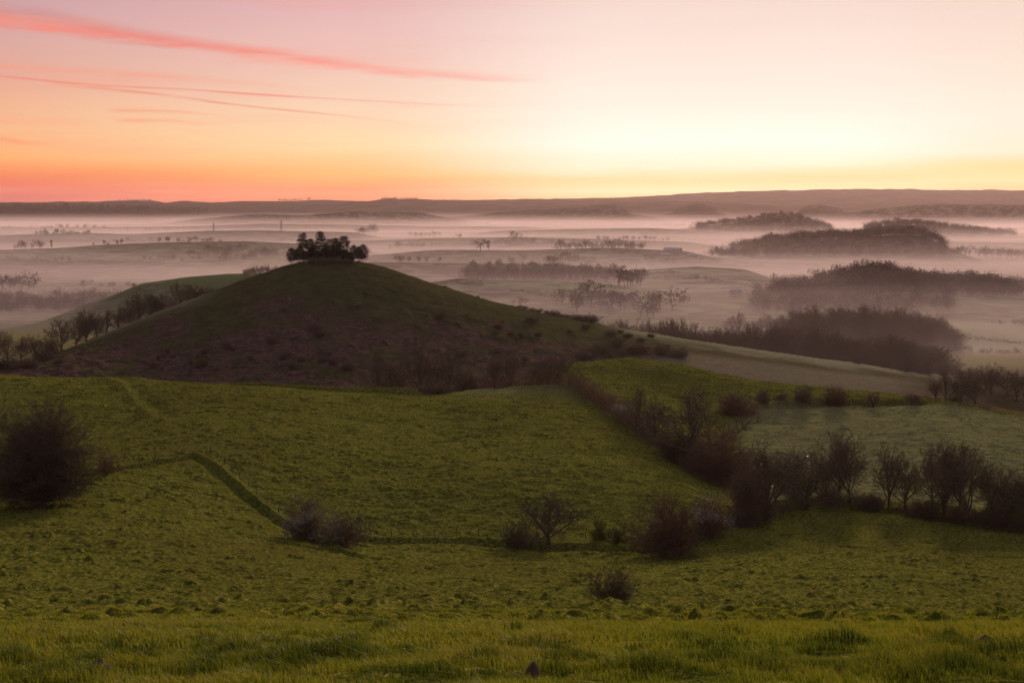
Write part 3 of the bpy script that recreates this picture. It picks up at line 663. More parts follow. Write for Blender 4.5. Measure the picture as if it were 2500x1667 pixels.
def put(kind, u, v, h, w, label, cat, group=None, Y=None, ymin=5, wk=1.0):
    pr = PH[kind]; x, y, z, H, Wd = span(u, v, h, w, Y, ymin)
    if group and 'right hand belt' in group and h > 70: H *= 1.08
    sz = H / pr[1]
    if len(pr) > 2: sx = Wd / pr[2]
    else:
        if len(pr) == 2 and not isinstance(pr[0].get('w0', None), float):
            q = [c for c in pr[0].children if c.name.startswith('crown')][0]; bb = q.bound_box; pr[0]['w0'] = float(0.5 * ((bb[6][0] - bb[0][0]) + (bb[6][1] - bb[0][1]))) * 0.76
        sx = Wd / pr[0]['w0'] if 'w0' in pr[0].keys() else sz
    sx = min(max(sx * 1.12, 0.55 * sz), 2.0 * sz)
    return plant(pr[0], x, y, z - 0.05, sx, sz, rg0.uniform(-3, 3), label, cat, group)

# --- the near hedge line and single shrubs
big = bush_proto('bare_bush', 101, 7.0, 13.0, 80, M_TWIG, 0.017, 24, ivy=9000, var=(.84, .96))
PH['big'] = (big, 13.0, 14.0)
put('big', 84, 1112, 178, 236, 'largest bare bush, a dark purple brown dome at the left edge of the pasture', 'bush', Y=236)
PH['orange'] = (bush_proto('bare_bush', 102, 2.4, 5.4, 14, M_TWIG_RED, 0.013, 9), 5.4, 4.8)
put('orange', 243, 1090, 84, 66, 'small rusty upright bush just right of the largest dark bush', 'bush')
PH['bt0'] = (bush_proto('blackthorn', 103, 4.2, 8.0, 24, M_TWIG, 0.013, 20, blossom=4000, bl_side=(-.8, -.5, 0.1)), 8.0, 8.4)
PH['bt1'] = (bush_proto('blackthorn', 104, 4.2, 6.0, 22, M_TWIG, 0.013, 20, blossom=1800, bl_side=(.6, -.6, 0.2)), 6.0, 8.4)
put('bt0', 702, 1238, 108, 112, 'taller blackthorn with white blossom at its left, at the foot of the bank', 'bush', 'blackthorns in blossom at the foot of the bank')
put('bt1', 785, 1252, 84, 120, 'lower blackthorn with scattered white blossom, right of the taller one at the bank', 'bush', 'blackthorns in blossom at the foot of the bank')
put('spread0', 1262, 1258, 136, 150, 'bare round crowned tree standing alone on the lower fence line', 'tree')
put('bush0', 1188, 1258, 66, 78, 'low bare bush just left of the round crowned tree on the fence line', 'bush')
put('green', 1378, 1240, 60, 40, 'thin greenish sapling between the round crowned tree and the big reddish bush', 'bush')
put('green', 1418, 1248, 46, 56, 'low greenish gorse against the left side of the big reddish bush', 'bush')
put('red0', 1530, 1278, 140, 160, 'big round reddish bush at the bottom of the green slope', 'bush')
PH['bt2'] = (bush_proto('blackthorn', 105, 3.6, 6.6, 20, M_TWIG_RED, 0.013, 18, blossom=2600, bl_side=(.2, 0, 0.9)), 6.6, 7.2)
put('bt2', 1628, 1232, 96, 110, 'bush topped with white blossom between the reddish bush and dark ivy trees', 'bush')
PH['bt3'] = (bush_proto('blackthorn', 106, 2.6, 4.0, 15, M_TWIG, 0.012, 9, blossom=160, bl_side=(0, -.5, .5)), 4.0, 5.2)
put('bt3', 1706, 1208, 56, 78, 'small grey bush right of the one topped with white blossom', 'bush')
put('bush1', 1410, 1388, 86, 118, 'lone round bush standing in the open foreground pasture', 'bush', Y=128)
put('bush2', 1005, 908, 36, 84, 'grey green shrub in the notch of the near crest', 'bush', Y=409)

# --- the belt of trees at the right
for i, (k, u, v, h, w, t) in enumerate([
    ('ivy0', 1765, 1190, 165, 150, 'dark ivy filled tree at the left end of the right hand tree belt'),
    ('red1', 1725, 1195, 125, 120, 'dense reddish bush at the foot of the leftmost ivy filled tree of the belt'),
    ('oak', 1850, 1168, 140, 150, 'broad ivy clad tree, second in the right hand tree belt'),
    ('spread1', 1895, 1160, 110, 90, 'low spreading bare tree between the ivy clad tree and the open forked one'),
    ('tall0', 1953, 1156, 162, 120, 'tall open forked bare tree near the middle of the right hand tree belt'),
    ('tall1', 2042, 1165, 146, 84, 'slim bare tree just right of the tall forked tree in the belt'),
    ('spread2', 2078, 1172, 122, 84, 'small round headed bare tree in the gap of the right hand belt'),
    ('ivy1', 2166, 1192, 178, 110, 'ivy darkened tree at the left of the big clump in the belt'),
    ('tall2', 2228, 1198, 180, 130, 'tallest bare tree of the big clump in the right hand belt'),
    ('spread0', 2275, 1200, 140, 120, 'broad bare tree at the right shoulder of the big clump in the belt'),
    ('ivy0', 2318, 1210, 118, 86, 'lower ivy covered tree next to the right edge of the picture'),
    ('tall3', 2352, 1216, 140, 80, 'thin bare tree at the very right end of the belt'),
    ('tall1', 2420, 1232, 150, 90, 'bare tree beyond the right end of the belt')]):
    put(k, u, v, h, w, t, 'bush' if k[:3] in ('red', 'bus') else 'tree', 'trees and bushes of the right hand belt', ymin=230)
for i, (k, u, vt, w, Yy) in enumerate([('tall2', 1925, 1012, 90, 287), ('spread1', 2140, 1024, 90, 277), ('tall0', 2205, 1020, 90, 275), ('spread2', 2300, 1060, 90, 268), ('full1', 1822, 1042, 110, 286)]):
    put(k, u, 1160, 1160 - vt, w, '%s background tree from the left behind the front row of the right hand belt' % ORD[(1, 2, 3, 4, 0)[i]], 'tree', 'back row of the right hand belt', Y=Yy)
for i, (u, h, w) in enumerate([(1905, 44, 60), (1990, 36, 56), (2010, 50, 40), (2110, 40, 66), (2140, 52, 56), (2195, 50, 60), (2262, 60, 66), (2300, 58, 60), (2340, 60, 60)]):
    put(('bush0', 'bush1', 'bush2', 'red0')[i % 4], u, 1156 + (u - 1880) * 0.135, h, w, '%s from the left of the low scrubby bushes under the right hand tree belt' % ORD[i], 'bush', 'scrub under the right hand belt', ymin=230)

# --- along the diagonal hedge
for i, (k, u, v, h, w, t, Yy) in enumerate([
    ('oak', 1588, 1062, 188, 200, 'large ivy stemmed oak rising from the diagonal hedge', None),
    ('red1', 1655, 1105, 120, 150, 'wide dark bush below the large oak in the diagonal hedge', None),
    ('red0', 1560, 1055, 66, 110, 'reddish thicket at the left foot of the large oak', None),
    ('bush0', 1610, 1085, 66, 100, 'low thicket between the oak and the wide dark bush', None),
    ('tall0', 1462, 992, 108, 84, 'thin bare tree halfway up the diagonal hedge', None),
    ('spread2', 1505, 1010, 96, 90, 'spreading bare tree left of the large oak in the diagonal hedge', None),
    ('spread1', 1278, 896, 84, 100, 'bare tree with crooked limbs at the top of the diagonal hedge', 413),
    ('tall2', 1245, 888, 62, 60, 'smaller bare tree beside the crooked one at the top of the hedge', 418),
    ('tall3', 1172, 886, 92, 72, 'bare tree in front of the cone hill right of the crest notch', 428),
    ('spread0', 1135, 886, 74, 70, 'low forked bare tree at the right side of the crest notch', 430),
    ('spread2', 1030, 890, 104, 72, 'gnarled bare tree standing in the crest notch', 432),
    ('spread1', 968, 892, 116, 96, 'tall rounded bare tree left of the gnarled one behind the near crest', 436),
    ('tall1', 905, 888, 70, 70, 'faint bare tree behind the near crest, second from its left end', 440),
    ('tall0', 868, 886, 86, 80, 'faint bare tree at the left end of the row behind the near crest', 444),
    ('bush1', 1072, 888, 38, 58, 'dark low bush between the notch trees on the crest', 424),
    ('red0', 1690, 962, 62, 96, 'dark bush at the left end of the upper field hedge', 392)]):
    put(k, u, v, h, w, t, 'bush' if k[:3] in ('red', 'bus') else 'tree', 'trees and bushes of the diagonal hedge', Y=Yy, ymin=240)
for i, (k, u, v, h, w, t) in enumerate([
    ('bush0', 1752, 936, 42, 44, 'leftmost round thorn bush on the bright hillside hedge'), ('bush2', 1793, 930, 30, 32, 'smallest round bush, second on the bright hillside hedge'),
    ('bush1', 1843, 928, 42, 52, 'dark round bush, third on the bright hillside hedge'), ('red1', 1920, 921, 38, 60, 'widest bush, fourth on the bright hillside hedge'),
    ('thorn0', 2005, 916, 20, 40, 'tiny windswept thorn tree, fifth on the bright hillside hedge'), ('thorn1', 2093, 922, 22, 36, 'leaning thorn bush at the right end of the bright hillside hedge')]):
    put(k, u, v, h, w, t, 'bush' if i < 4 else 'tree', 'bushes along the bright hillside hedge', Y=404)
for i, (k, u, vt, w, Yy) in enumerate([('tall0', 2172, 848, 76, 420), ('tall3', 2208, 860, 60, 424), ('spread1', 2240, 856, 80, 428), ('tall1', 2150, 872, 50, 424)]):
    put(k, u, 900, 900 - vt, w, '%s dark bare tree from the left in the clump ending the hillside hedge' % ORD[(1, 2, 3, 0)[i]], 'tree', 'clump at the end of the hillside hedge', Y=Yy)
put('green', 2190, 930, 26, 50, 'yellowish shrub at the foot of the clump ending the hillside hedge', 'bush', Y=416)

# --- the row climbing the left flank of the cone hill
row = [(18,756,60,640,'tall0'),(48,768,56,640,'spread1'),(82,764,66,645,'tall1'),(118,775,52,648,'bush0'),(140,720,70,690,'spread2'),(172,718,54,708,'tall2'),(196,700,62,716,'spread0'),(222,712,50,718,'tall3'),(246,708,46,722,'tall0'),(272,698,58,722,'spread1'),
       (298,694,50,728,'tall1'),(318,662,64,726,'spread0'),(346,664,60,730,'spread2'),(370,668,48,732,'tall2'),(392,690,50,730,'bush1'),(418,642,70,734,'spread1'),(446,646,58,736,'spread0'),(470,656,36,740,'tall3'),(488,655,34,742,'spread2')]
for i, (u, vt, w, Yy, k) in enumerate(row):
    put(k, u, vt + 50, 50, w, '%s bare tree from the left in the row up the hill flank' % ORD[i], 'tree', 'trees climbing the left flank of the hill', Y=Yy)
lowb = [(8,812,70,560),(60,822,60,565),(100,800,70,600),(135,820,50,575),(160,826,50,580),(190,812,44,605),(215,830,50,580),(250,838,56,575),(290,846,46,570)]
for i, (u, vt, w, Yy) in enumerate(lowb):
    put(('bush2', 'red1', 'bush0')[i % 3], u, vt + 20, 20, w, '%s low bush from the left at the left foot of the hill' % ORD[i], 'bush', 'scrub at the left foot of the hill', Y=Yy)
for i, u in enumerate(np.linspace(560, 676, 12)):
    put('tall%d' % (i % 4), u, 606 + (3, 0, 5, 1)[i % 4] + (8 if i < 2 else 0), 0, 17, '%s slim tree from the left in the hazy row behind the left shoulder' % ORD[i], 'tree', 'hazy tree row behind the left shoulder', Y=1225 + 8 * (i % 3))
# --- scrub on the right flank and on the cone's face
for i, u in enumerate([1022, 1098, 1192, 1206, 1222, 1238, 1256, 1272, 1288, 1304, 1322, 1340, 1358]):
    vb = np.interp(u, [1022, 1190, 1380], [662, 707, 746]); hh = [5, 4, 8, 9, 8, 10, 9, 13, 10, 10, 14, 16, 22][i]
    put(('bush0', 'bush1', 'bush2')[i % 3], u, vb, hh, hh * 1.7 + 6, '%s small bush from the left on the right shoulder of the hill' % ORD[i], 'bush', 'bushes along the right shoulder of the hill', Y=700)
fr_ = random.Random(5)
for i in range(64):
    u = fr_.uniform(330, 1500); vv = fr_.uniform(735, 852) if u > 600 else fr_.uniform(800, 852)
    hh = fr_.choice((6, 8, 11, 14, 20))
    put(('bush0', 'bush1', 'bush2', 'red0', 'red1')[i % 5], u, vv, hh, hh * 1.7, 'small dark scrub bush scattered in the bracken on the cone hill face', 'bush', 'scrub bushes in the bracken', ymin=500)
for i, (u, v, w) in enumerate([(822, 705, 22), (645, 842, 20), (800, 848, 44), (452, 792, 18)]):
    PH_ = PH['bt2' if i != 2 else 'bt1']
    put('bt2' if i != 2 else 'bt1', u, v, w * .5, w, ('pale blossoming thorn high on the face of the cone hill', 'small pale blossoming thorn low in the bracken of the hill', 'widest blossoming thorn at the foot of the cone hill', 'smallest pale thorn on the left side of the cone hill')[i], 'bush', 'blossoming thorns on the cone hill', ymin=500)
for i, (u, v, h, w) in enumerate([(1415, 800, 26, 60), (1470, 812, 26, 70), (1520, 815, 30, 60), (1560, 822, 24, 60), (1495, 775, 9, 20), (1380, 812, 30, 70), (1340, 830, 26, 60)]):
    put(('bush1', 'red1', 'bush0')[i % 3], u, v, h, w, 'bush in the dark scrub below the right shoulder of the hill', 'bush', 'dark scrub below the right shoulder', ymin=520)

# --- woods in the haze behind the spur
def belt(name, tops, Ys, n_, wpx, label, group, seed, kinds=('tall0', 'tall1', 'tall2', 'tall3', 'spread0', 'spread1', 'spread2')):
    rr = random.Random(seed); us = [t[0] for t in tops]; vs_ = [t[1] for t in tops]
    lst = sorted((us[0] + (us[-1] - us[0]) * (i + rr.uniform(-.3, .3)) / (n_ - 1), rr.uniform(*Ys)) for i in range(n_))
    for i, (u, Yy) in enumerate(lst):
        vt = float(np.interp(u, us, vs_)) + rr.choice((-4, 0, 2, 5, 10)) + rr.uniform(-3, 5)
        put(kinds[rr.randrange(len(kinds))], u, vt + 40, 40, wpx * rr.uniform(.8, 1.25), label % ORD[i], 'tree', group, Y=Yy)
belt('a', [(1385,727),(1430,730),(1480,733),(1500,727),(1560,724),(1600,742),(1620,738)], (800, 850), 16, 44, '%s tree from the left in the hazy row behind the frosty spur', 'hazy row behind the frosty spur', 1)
belt('b', [(1630,735),(1660,731),(1690,742),(1735,728),(1770,735),(1810,722),(1840,735),(1880,752),(1905,775)], (790, 850), 17, 60, '%s tall tree from the left above the end of the spur', 'tall trees above the end of the spur', 2)
belt('c', [(1890,770),(1915,752),(1950,762),(2000,770),(2050,758),(2100,770),(2140,782),(2175,800),(2195,830)], (760, 840), 22, 66, '%s tree from the left in the near dark wood by the spur', 'near dark wood right of the spur', 3)
belt('d', [(1870,830),(1930,815),(2000,810),(2080,812),(2150,830),(2200,850)], (690, 745), 20, 80, '%s lower tree from the left at the front of the near dark wood', 'front of the near dark wood', 4, ('full0', 'full1', 'full2'))
belt('c2', [(1890,795),(1950,785),(2050,785),(2140,805),(2200,840)], (740, 800), 20, 74, '%s full crowned tree from the left in the middle of the near dark wood', 'middle of the near dark wood', 14, ('full0', 'full1', 'full2'))
belt('b2', [(1500,752),(1620,760),(1700,765),(1800,770),(1900,790)], (785, 830), 18, 60, '%s low dark tree from the left behind the spur', 'low trees behind the spur', 15, ('full0', 'full1', 'full2'))
belt('f2', [(1780,735),(1870,712),(1950,712),(2040,714),(2120,728),(2190,760)], (960, 1040), 20, 70, '%s full crowned tree from the left in the round wood', 'full crowns of the round wood', 16, ('full0', 'full1', 'full2'))
belt('e', [(2215,842),(2260,835),(2300,838),(2345,845),(2400,860)], (560, 620), 9, 60, '%s hazy tree from the left behind the clump at the right edge', 'hazy trees at the right edge', 5)
belt('f', [(1830,706),(1870,690),(1905,700),(1950,694),(2000,690),(2040,696),(2080,694),(2120,708),(2160,722),(2180,745)], (1000, 1080), 26, 56, '%s tree from the left in the round wood under the far wooded hill', 'round wood under the far wooded hill', 6)
belt('g', [(1665,735),(1700,715),(1740,722),(1790,712),(1840,720)], (1100, 1180), 10, 40, '%s pale tree from the left between spur trees and the round wood', 'pale trees in the mist', 8)
belt('h', [(2180,752),(2230,748),(2270,738),(2310,728),(2352,733)], (1180, 1260), 8, 46, '%s pale tree from the left at the far side of the frosted right field', 'pale trees by the frosted field', 9)

# ------------------------------------------------------------------ pines on the summit
def pine(u, vt, w, Yy, kind, seed, label):
    rg = np.random.default_rng(seed); a, _ = ray(u, 600); x = a * Yy; z = ground(x, Yy); H = ray(u, vt)[1] * Yy - z; Wd = w / FV * Yy / 2
    root = empty('pine_tree', (x, Yy, z - 0.1)); segs = []; q = []; sz = []
    fc = dict(umbrella=.50, layered=.36, young=.14, dense=.12)[kind]; lean = dict(umbrella=rg.uniform(-.02, .04), layered=0, young=0.02, dense=0)[kind]
    tp = lambda t: np.array([lean * H * t * t + .12 * math.sin(t * 5 + seed), .1 * math.cos(t * 4), H * t])
    for i in range(8): segs.append((*tp(i / 8), *tp((i + 1) / 8), .24 * (1 - .1 * i) * H / 13, .24 * (1 - .1 * (i + 1)) * H / 13))
    nb = dict(umbrella=46, layered=68, young=50, dense=62)[kind]
    for k in range(nb):
        f = (k + rg.random()) / nb; t = fc + (1 - fc) * f; th = 2.4 * k + rg.uniform(-.4, .4)
        prof = dict(umbrella=(1.0 - .62 * f ** 1.5) * (.75 + .25 * min(1, f * 4)), layered=(1 - f * .82) ** .75, young=math.sin(math.pi * min(1, .32 + .68 * f)) ** .7 + .12, dense=(1 - f ** 2 * .75))[kind]
        L = Wd * prof * rg.uniform(.72, 1.08); el_ = dict(umbrella=.10, layered=.05, young=.35, dense=.3)[kind] + rg.uniform(-.08, .14)
        b0 = tp(t * .985); tip = b0 + np.array([math.cos(th) * L, math.sin(th) * L, L * el_])
        segs.append((*b0, *tip, .055, .02))
        npad = max(2, int(L / .62))
        for j in range(npad):
            s = .38 + .62 * (j + 1) / npad; c = b0 + (tip - b0) * s + rg.normal(size=3) * [.22, .22, .06]
            m_ = int(46 if kind in ('umbrella', 'layered') else 40); pad = rg.normal(size=(m_, 3)) * ([.46, .46, .13] if kind in ('umbrella', 'layered') else [.40, .40, .30])
            q.append(c + pad + [0, 0, .1]); sz.append(rg.uniform(.14, .34, m_))
    for k in range(5 if kind in ('umbrella', 'layered') else 2):    # bare snags below the crown
        t = rg.uniform(fc * .45, fc); th = rg.uniform(0, 6.3); L = Wd * rg.uniform(.4, .9); b0 = tp(t); segs.append((*b0, *(b0 + [math.cos(th) * L, math.sin(th) * L, -.05 * L]), .05, .012))
        c = b0 + [math.cos(th) * L, math.sin(th) * L, 0]; q.append(c + rg.normal(size=(26, 3)) * [.4, .4, .12]); sz.append(rg.uniform(.12, .28, 26))
    q = np.concatenate(q); sz = np.concatenate(sz)
    V, F = tubes(segs, 6); mesh_np('trunk', V, F, [M_BARK], root)
    V, F = flecks(q, sz, rg, .6); mesh_np('crown', V, F, [M_NEEDLE], root)
    tag(root, label, 'tree', 'pines on the summit of the cone hill')
for i, a_ in enumerate([
    (669, 571, 21, 704, 'young', 'short bushy pine at the far left end of the summit clump'),
    (683, 573, 19, 706, 'young', 'second short bushy pine from the left on the summit'),
    (690, 564, 15, 700, 'young', 'narrow short pine under the left tall flat topped pine'),
    (697, 535, 28, 705, 'umbrella', 'tall flat topped pine with bare trunk at the left of the summit clump'),
    (712, 549, 28, 708, 'umbrella', 'leaning pine close right of the left flat topped pine'),
    (736, 531, 36, 706, 'layered', 'tallest pine on the summit, broad and tiered'),
    (757, 550, 30, 702, 'dense', 'dense rounded pine just right of the tallest summit pine'),
    (770, 547, 20, 708, 'umbrella', 'slender flat topped pine in the middle right of the summit clump'),
    (778, 560, 24, 710, 'dense', 'dense pine left of the right hand flat topped pine'),
    (791, 542, 32, 706, 'umbrella', 'flat topped pine with drooping boughs at the right of the clump'),
    (812, 564, 19, 706, 'young', 'short pine, third from the right end of the summit clump'),
    (824, 567, 18, 707, 'young', 'short pine, second from the right end of the summit clump'),
    (834, 563, 26, 708, 'young', 'bushy short pine at the far right end of the summit clump')]):
    pine(a_[0], a_[1], a_[2], a_[3], a_[4], 300 + i, a_[5])
for i, (u, vt, w, Yy) in enumerate([(716, 588, 24, 690), (731, 590, 26, 688), (746, 587, 26, 689), (761, 590, 26, 688), (776, 588, 26, 689), (791, 590, 24, 690), (804, 592, 20, 692)]):
    put('bush%d' % (i % 3), u, 612, 612 - vt, w, '%s dark bush from the left at the front edge of the summit pines' % ORD[i], 'bush', 'dark bushes in front of the summit pines', Y=Yy)
for i, (u, vt, w, Yy) in enumerate([(702, 578, 20, 698), (714, 572, 22, 701), (728, 576, 24, 697), (742, 574, 24, 699), (756, 578, 26, 696), (768, 572, 24, 700), (782, 576, 24, 697), (794, 574, 22, 700), (804, 580, 20, 698), (720, 568, 22, 709), (750, 566, 26, 709), (776, 568, 22, 712)]):
    pine(u, vt, w, Yy, 'dense', 340 + i, '%s low dark evergreen counted from the left under the summit pines' % ORD[[0, 1, 3, 4, 6, 7, 9, 10, 11, 2, 5, 8][i]])
# ------------------------------------------------------------------ trees of the vale, small in the mist
FP = {}
for sh in ('round', 'tall', 'low', 'cone'):
    for k in range(3 if sh != 'cone' else 1): FP[sh + str(k)] = far_proto({'round': 'round_tree', 'tall': 'slim_tree', 'low': 'hedge_tree', 'cone': 'fir_tree'}[sh], 400 + k + 10 * len(sh), 260, sh)
def vale_row(u0, v0, u1, v1, n_, h, where, seed, kinds='rrl', jit=1.5):
    rr = random.Random(seed); us = sorted(u0 + (u1 - u0) * (i + .5 + rr.uniform(-.42, .42)) / n_ for i in range(n_))
    for i, u in enumerate(us):
        v = v0 + (v1 - v0) * (u - u0) / max(u1 - u0, 1) + rr.uniform(-jit, jit) * .5; x, y, z = hit(u, v, 950)
        k = {'r': 'round', 't': 'tall', 'l': 'low', 'c': 'cone'}[rr.choice(kinds)]; H = 1.2 * h * rr.uniform(.7, 1.25) / FV * y * (0.7 if k == 'low' else 1)
        pr = FP[k + str(rr.randrange(3) if k != 'cone' else 0)]
        w = H * rr.uniform(.9, 1.35)
        plant(pr, x, y, z, w, H, rr.uniform(0, 6), ('%s ' % ORD[i] if n_ > 1 else 'lone ') + {'round': 'round tree', 'tall': 'slim tree', 'low': 'low tree', 'cone': 'fir'}[k] + (' from the left ' if n_ > 1 else ' ') + where, 'tree', 'misty trees ' + where)
rows = [
 (76,542,210,543,13,10,'on the bank round the leftmost pylon','rrt'), (0,526,258,528,24,8,'in the pale line beyond the leftmost pylon','rl'),
 (330,534,468,527,12,7,'by the second farm bank left of the pines','rlt'), (32,575,105,572,6,15,'at the left edge of the grey green field','r'),
 (118,572,120,572,1,15,'at the end of the grey green field','c'), (212,566,290,565,5,9,'above the middle of the grey green field','rt'),
 (252,558,470,557,18,10,'along the top of the grey green field','rl'), (470,560,505,560,3,10,'at the right end of the field hedge','r'),
 (430,592,560,582,14,17,'in the dark copse left of the pines','rl'), (500,602,640,590,16,18,'in the dense copse near the pines','rl'),
 (122,603,162,602,3,10,'in a row below the grey green field','r'), (0,600,110,603,10,13,'in the dim hedge at the left edge','l'), (160,603,300,601,14,6,'in the thin hedge below the field','l'),
 (330,600,460,600,10,10,'in the hedge left of the copse','rl'),
 (0,668,86,668,6,26,'in the thick mist at the left edge','r'), (188,664,320,662,6,15,'in the thick mist behind the green hill','rl'),
 (818,540,866,540,6,16,'in the little grove right of the pines','r'), (936,545,1012,545,8,10,'in the pale line right of the little grove','r'),
 (897,574,975,573,10,13,'in the dark hedge right of the pines','rlt'), (983,568,1022,568,4,9,'at the end of the dark hedge','l'), (1055,549,1056,549,1,10,'alone in the bright mist','r'),
 (1102,576,1124,577,2,19,'standing apart right of the pines','rt'), (1138,567,1330,566,20,14,'in the long farm hedge in mid vale','rrl'), (1177,562,1178,562,1,22,'the darkest of the long farm hedge','r'),
 (1278,574,1483,575,22,16,'in the dark belt right of mid vale','rrl'), (1365,554,1537,555,14,9,'in the pale row above the dark belt','rrt'),
 (900,604,1010,604,6,13,'in the field below the dark hedge','r'), (1145,606,1206,605,2,15,'at the field edge in mid vale','r'),
 (1246,608,1329,607,9,19,'in the round copse in mid vale','r'), (1145,626,1210,625,8,13,'above the misty plantation','rc'),
 (1415,658,1478,658,9,30,'at the right end of the misty plantation','t'), (1264,702,1400,706,8,40,'round the hidden village','r'), (1400,712,1545,716,9,34,'on the right of the hidden village','rt'),
 (1177,702,1213,702,4,14,'behind the right shoulder of the hill','r'), (1325,720,1326,720,1,34,'in front of the hidden village','r'), (1470,728,1505,730,3,34,'behind the frosty spur','r'),
 (2160,585,2230,590,8,16,'right of the second wooded hill','rc'), (2240,592,2352,597,10,18,'at the right edge below the wooded hills','r'),
 (1600,600,1660,600,5,10,'left of the second wooded hill','l'), (1480,600,1560,604,7,9,'by the farm roofs','rl'),
 (700,528,712,528,2,5,'left of the tallest pine top','r'), (640,556,680,556,3,9,'behind the left pines','r'),
 (2180,806,2350,818,14,17,'in the hedge between the frosted fields','l'), (1560,640,1640,650,6,12,'in the mist left of the nearest wooded hill','rl'),
 (1990,520,2200,522,16,9,'on the far right ridge','rl'), (1500,520,1600,524,10,8,'in the pale distance left of the third hill','l'),
 (1000,520,1130,516,12,6,'in the far pale hedge','l'), (840,700,900,700,3,8,'behind the right flank','l'), (1060,640,1100,642,3,9,'below the dark hedge','l'),
]
for i, r_ in enumerate(rows): vale_row(*r_[:7], 500 + i, r_[7])

# woods that read as one mass: each wood on a hill is one piece of stuff
def wood(name, label, pick, n_, hgt, seed, shape=('round', 'low'), mat=None):
    rg = np.random.default_rng(seed); VV = []; FF = []; TT = []; off = 0
    geos = [far_geo(900 + k, 150, shape[k % len(shape)]) for k in range(5)]
    for i in range(n_):
        x, y = pick(rg); z = ground(x, y); g_ = geos[rg.integers(5)]; H = hgt * rg.choice([.75, .9, 1.0, 1.15, 1.4]) * rg.uniform(.85, 1.1); W_ = H * rg.uniform(.9, 1.3); th = rg.uniform(0, 6.3)
        V = g_[0].copy(); c, s = math.cos(th), math.sin(th)
        V = np.stack([(V[:, 0] * c - V[:, 1] * s) * W_ + x, (V[:, 0] * s + V[:, 1] * c) * W_ + y, V[:, 2] * H + z], 1)
        VV.append(V); FF.append(g_[1] + off); off += len(V); TT.append(np.full(len(V), rg.uniform(0, .9)))
    o = mesh_np(name, np.concatenate(VV), np.concatenate(FF), [mat or M_FAR], attrs={'tone': np.concatenate(TT)}); return tag(o, label, None, None, 'stuff')
def fan(u0, u1, y0, y1, cond=None):
    def f(rg):
        for _ in range(60):
            y = rg.uniform(y0, y1); u = rg.uniform(u0, u1); x = (u - 1176) / FV * y
            if cond is None or cond(x, y, ground(x, y), u): break
        return x, y
    return f
wood('woodland', 'bare wood covering the nearest rounded hill in the mist', fan(1780, 2345, 1490, 1700, lambda x, y, z, u: z > -104), 1300, 12, 21)
wood('woodland', 'wood along the top of the second hill in the mist', fan(1630, 2170, 2620, 3000, lambda x, y, z, u: z > -103), 1200, 15, 22)
wood('woodland', 'wood on the third pointed hill in the mist', fan(1600, 1905, 4700, 5400, lambda x, y, z, u: z > -102), 900, 15, 23)
wood('woodland', 'wood on the low ridge at the right edge', fan(1985, 2352, 4250, 4700, lambda x, y, z, u: z > -102), 800, 15, 24)
wood('woodland', 'misty plantation in the middle of the vale', fan(1070, 1425, 1850, 2000), 500, 13, 25, ('tall', 'round'))
wood('woodland', 'dim wood in the mist behind the left edge', fan(-60, 310, 1330, 1560), 420, 9, 26)
wood('woodland', 'dark woods on the low ridge at the left horizon', fan(-100, 480, 9000, 10300), 700, 18, 27)
wood('woodland', 'tree fringe on the highest knoll of the left skyline', fan(876, 960, 12000, 12400), 90, 11, 28)
wood('woodland', 'thin line of trees on the left skyline', fan(642, 715, 13450, 13600), 50, 17, 29, ('tall',))
wood('woodland', 'trees on the skyline bump at the left', fan(275, 350, 13350, 13600), 90, 11, 30)
wood('woodland', 'woods on the far round knolls', fan(1545, 1640, 8850, 9150, lambda x, y, z, u: z > -90), 160, 16, 31)
wood('woodland', 'woods on the far knoll right of centre', fan(1835, 1930, 8500, 8750, lambda x, y, z, u: z > -90), 150, 16, 32)

wood('woodland', 'misty wood at the foot of the nearest rounded hill', fan(1730, 2190, 1330, 1560), 520, 10, 33)
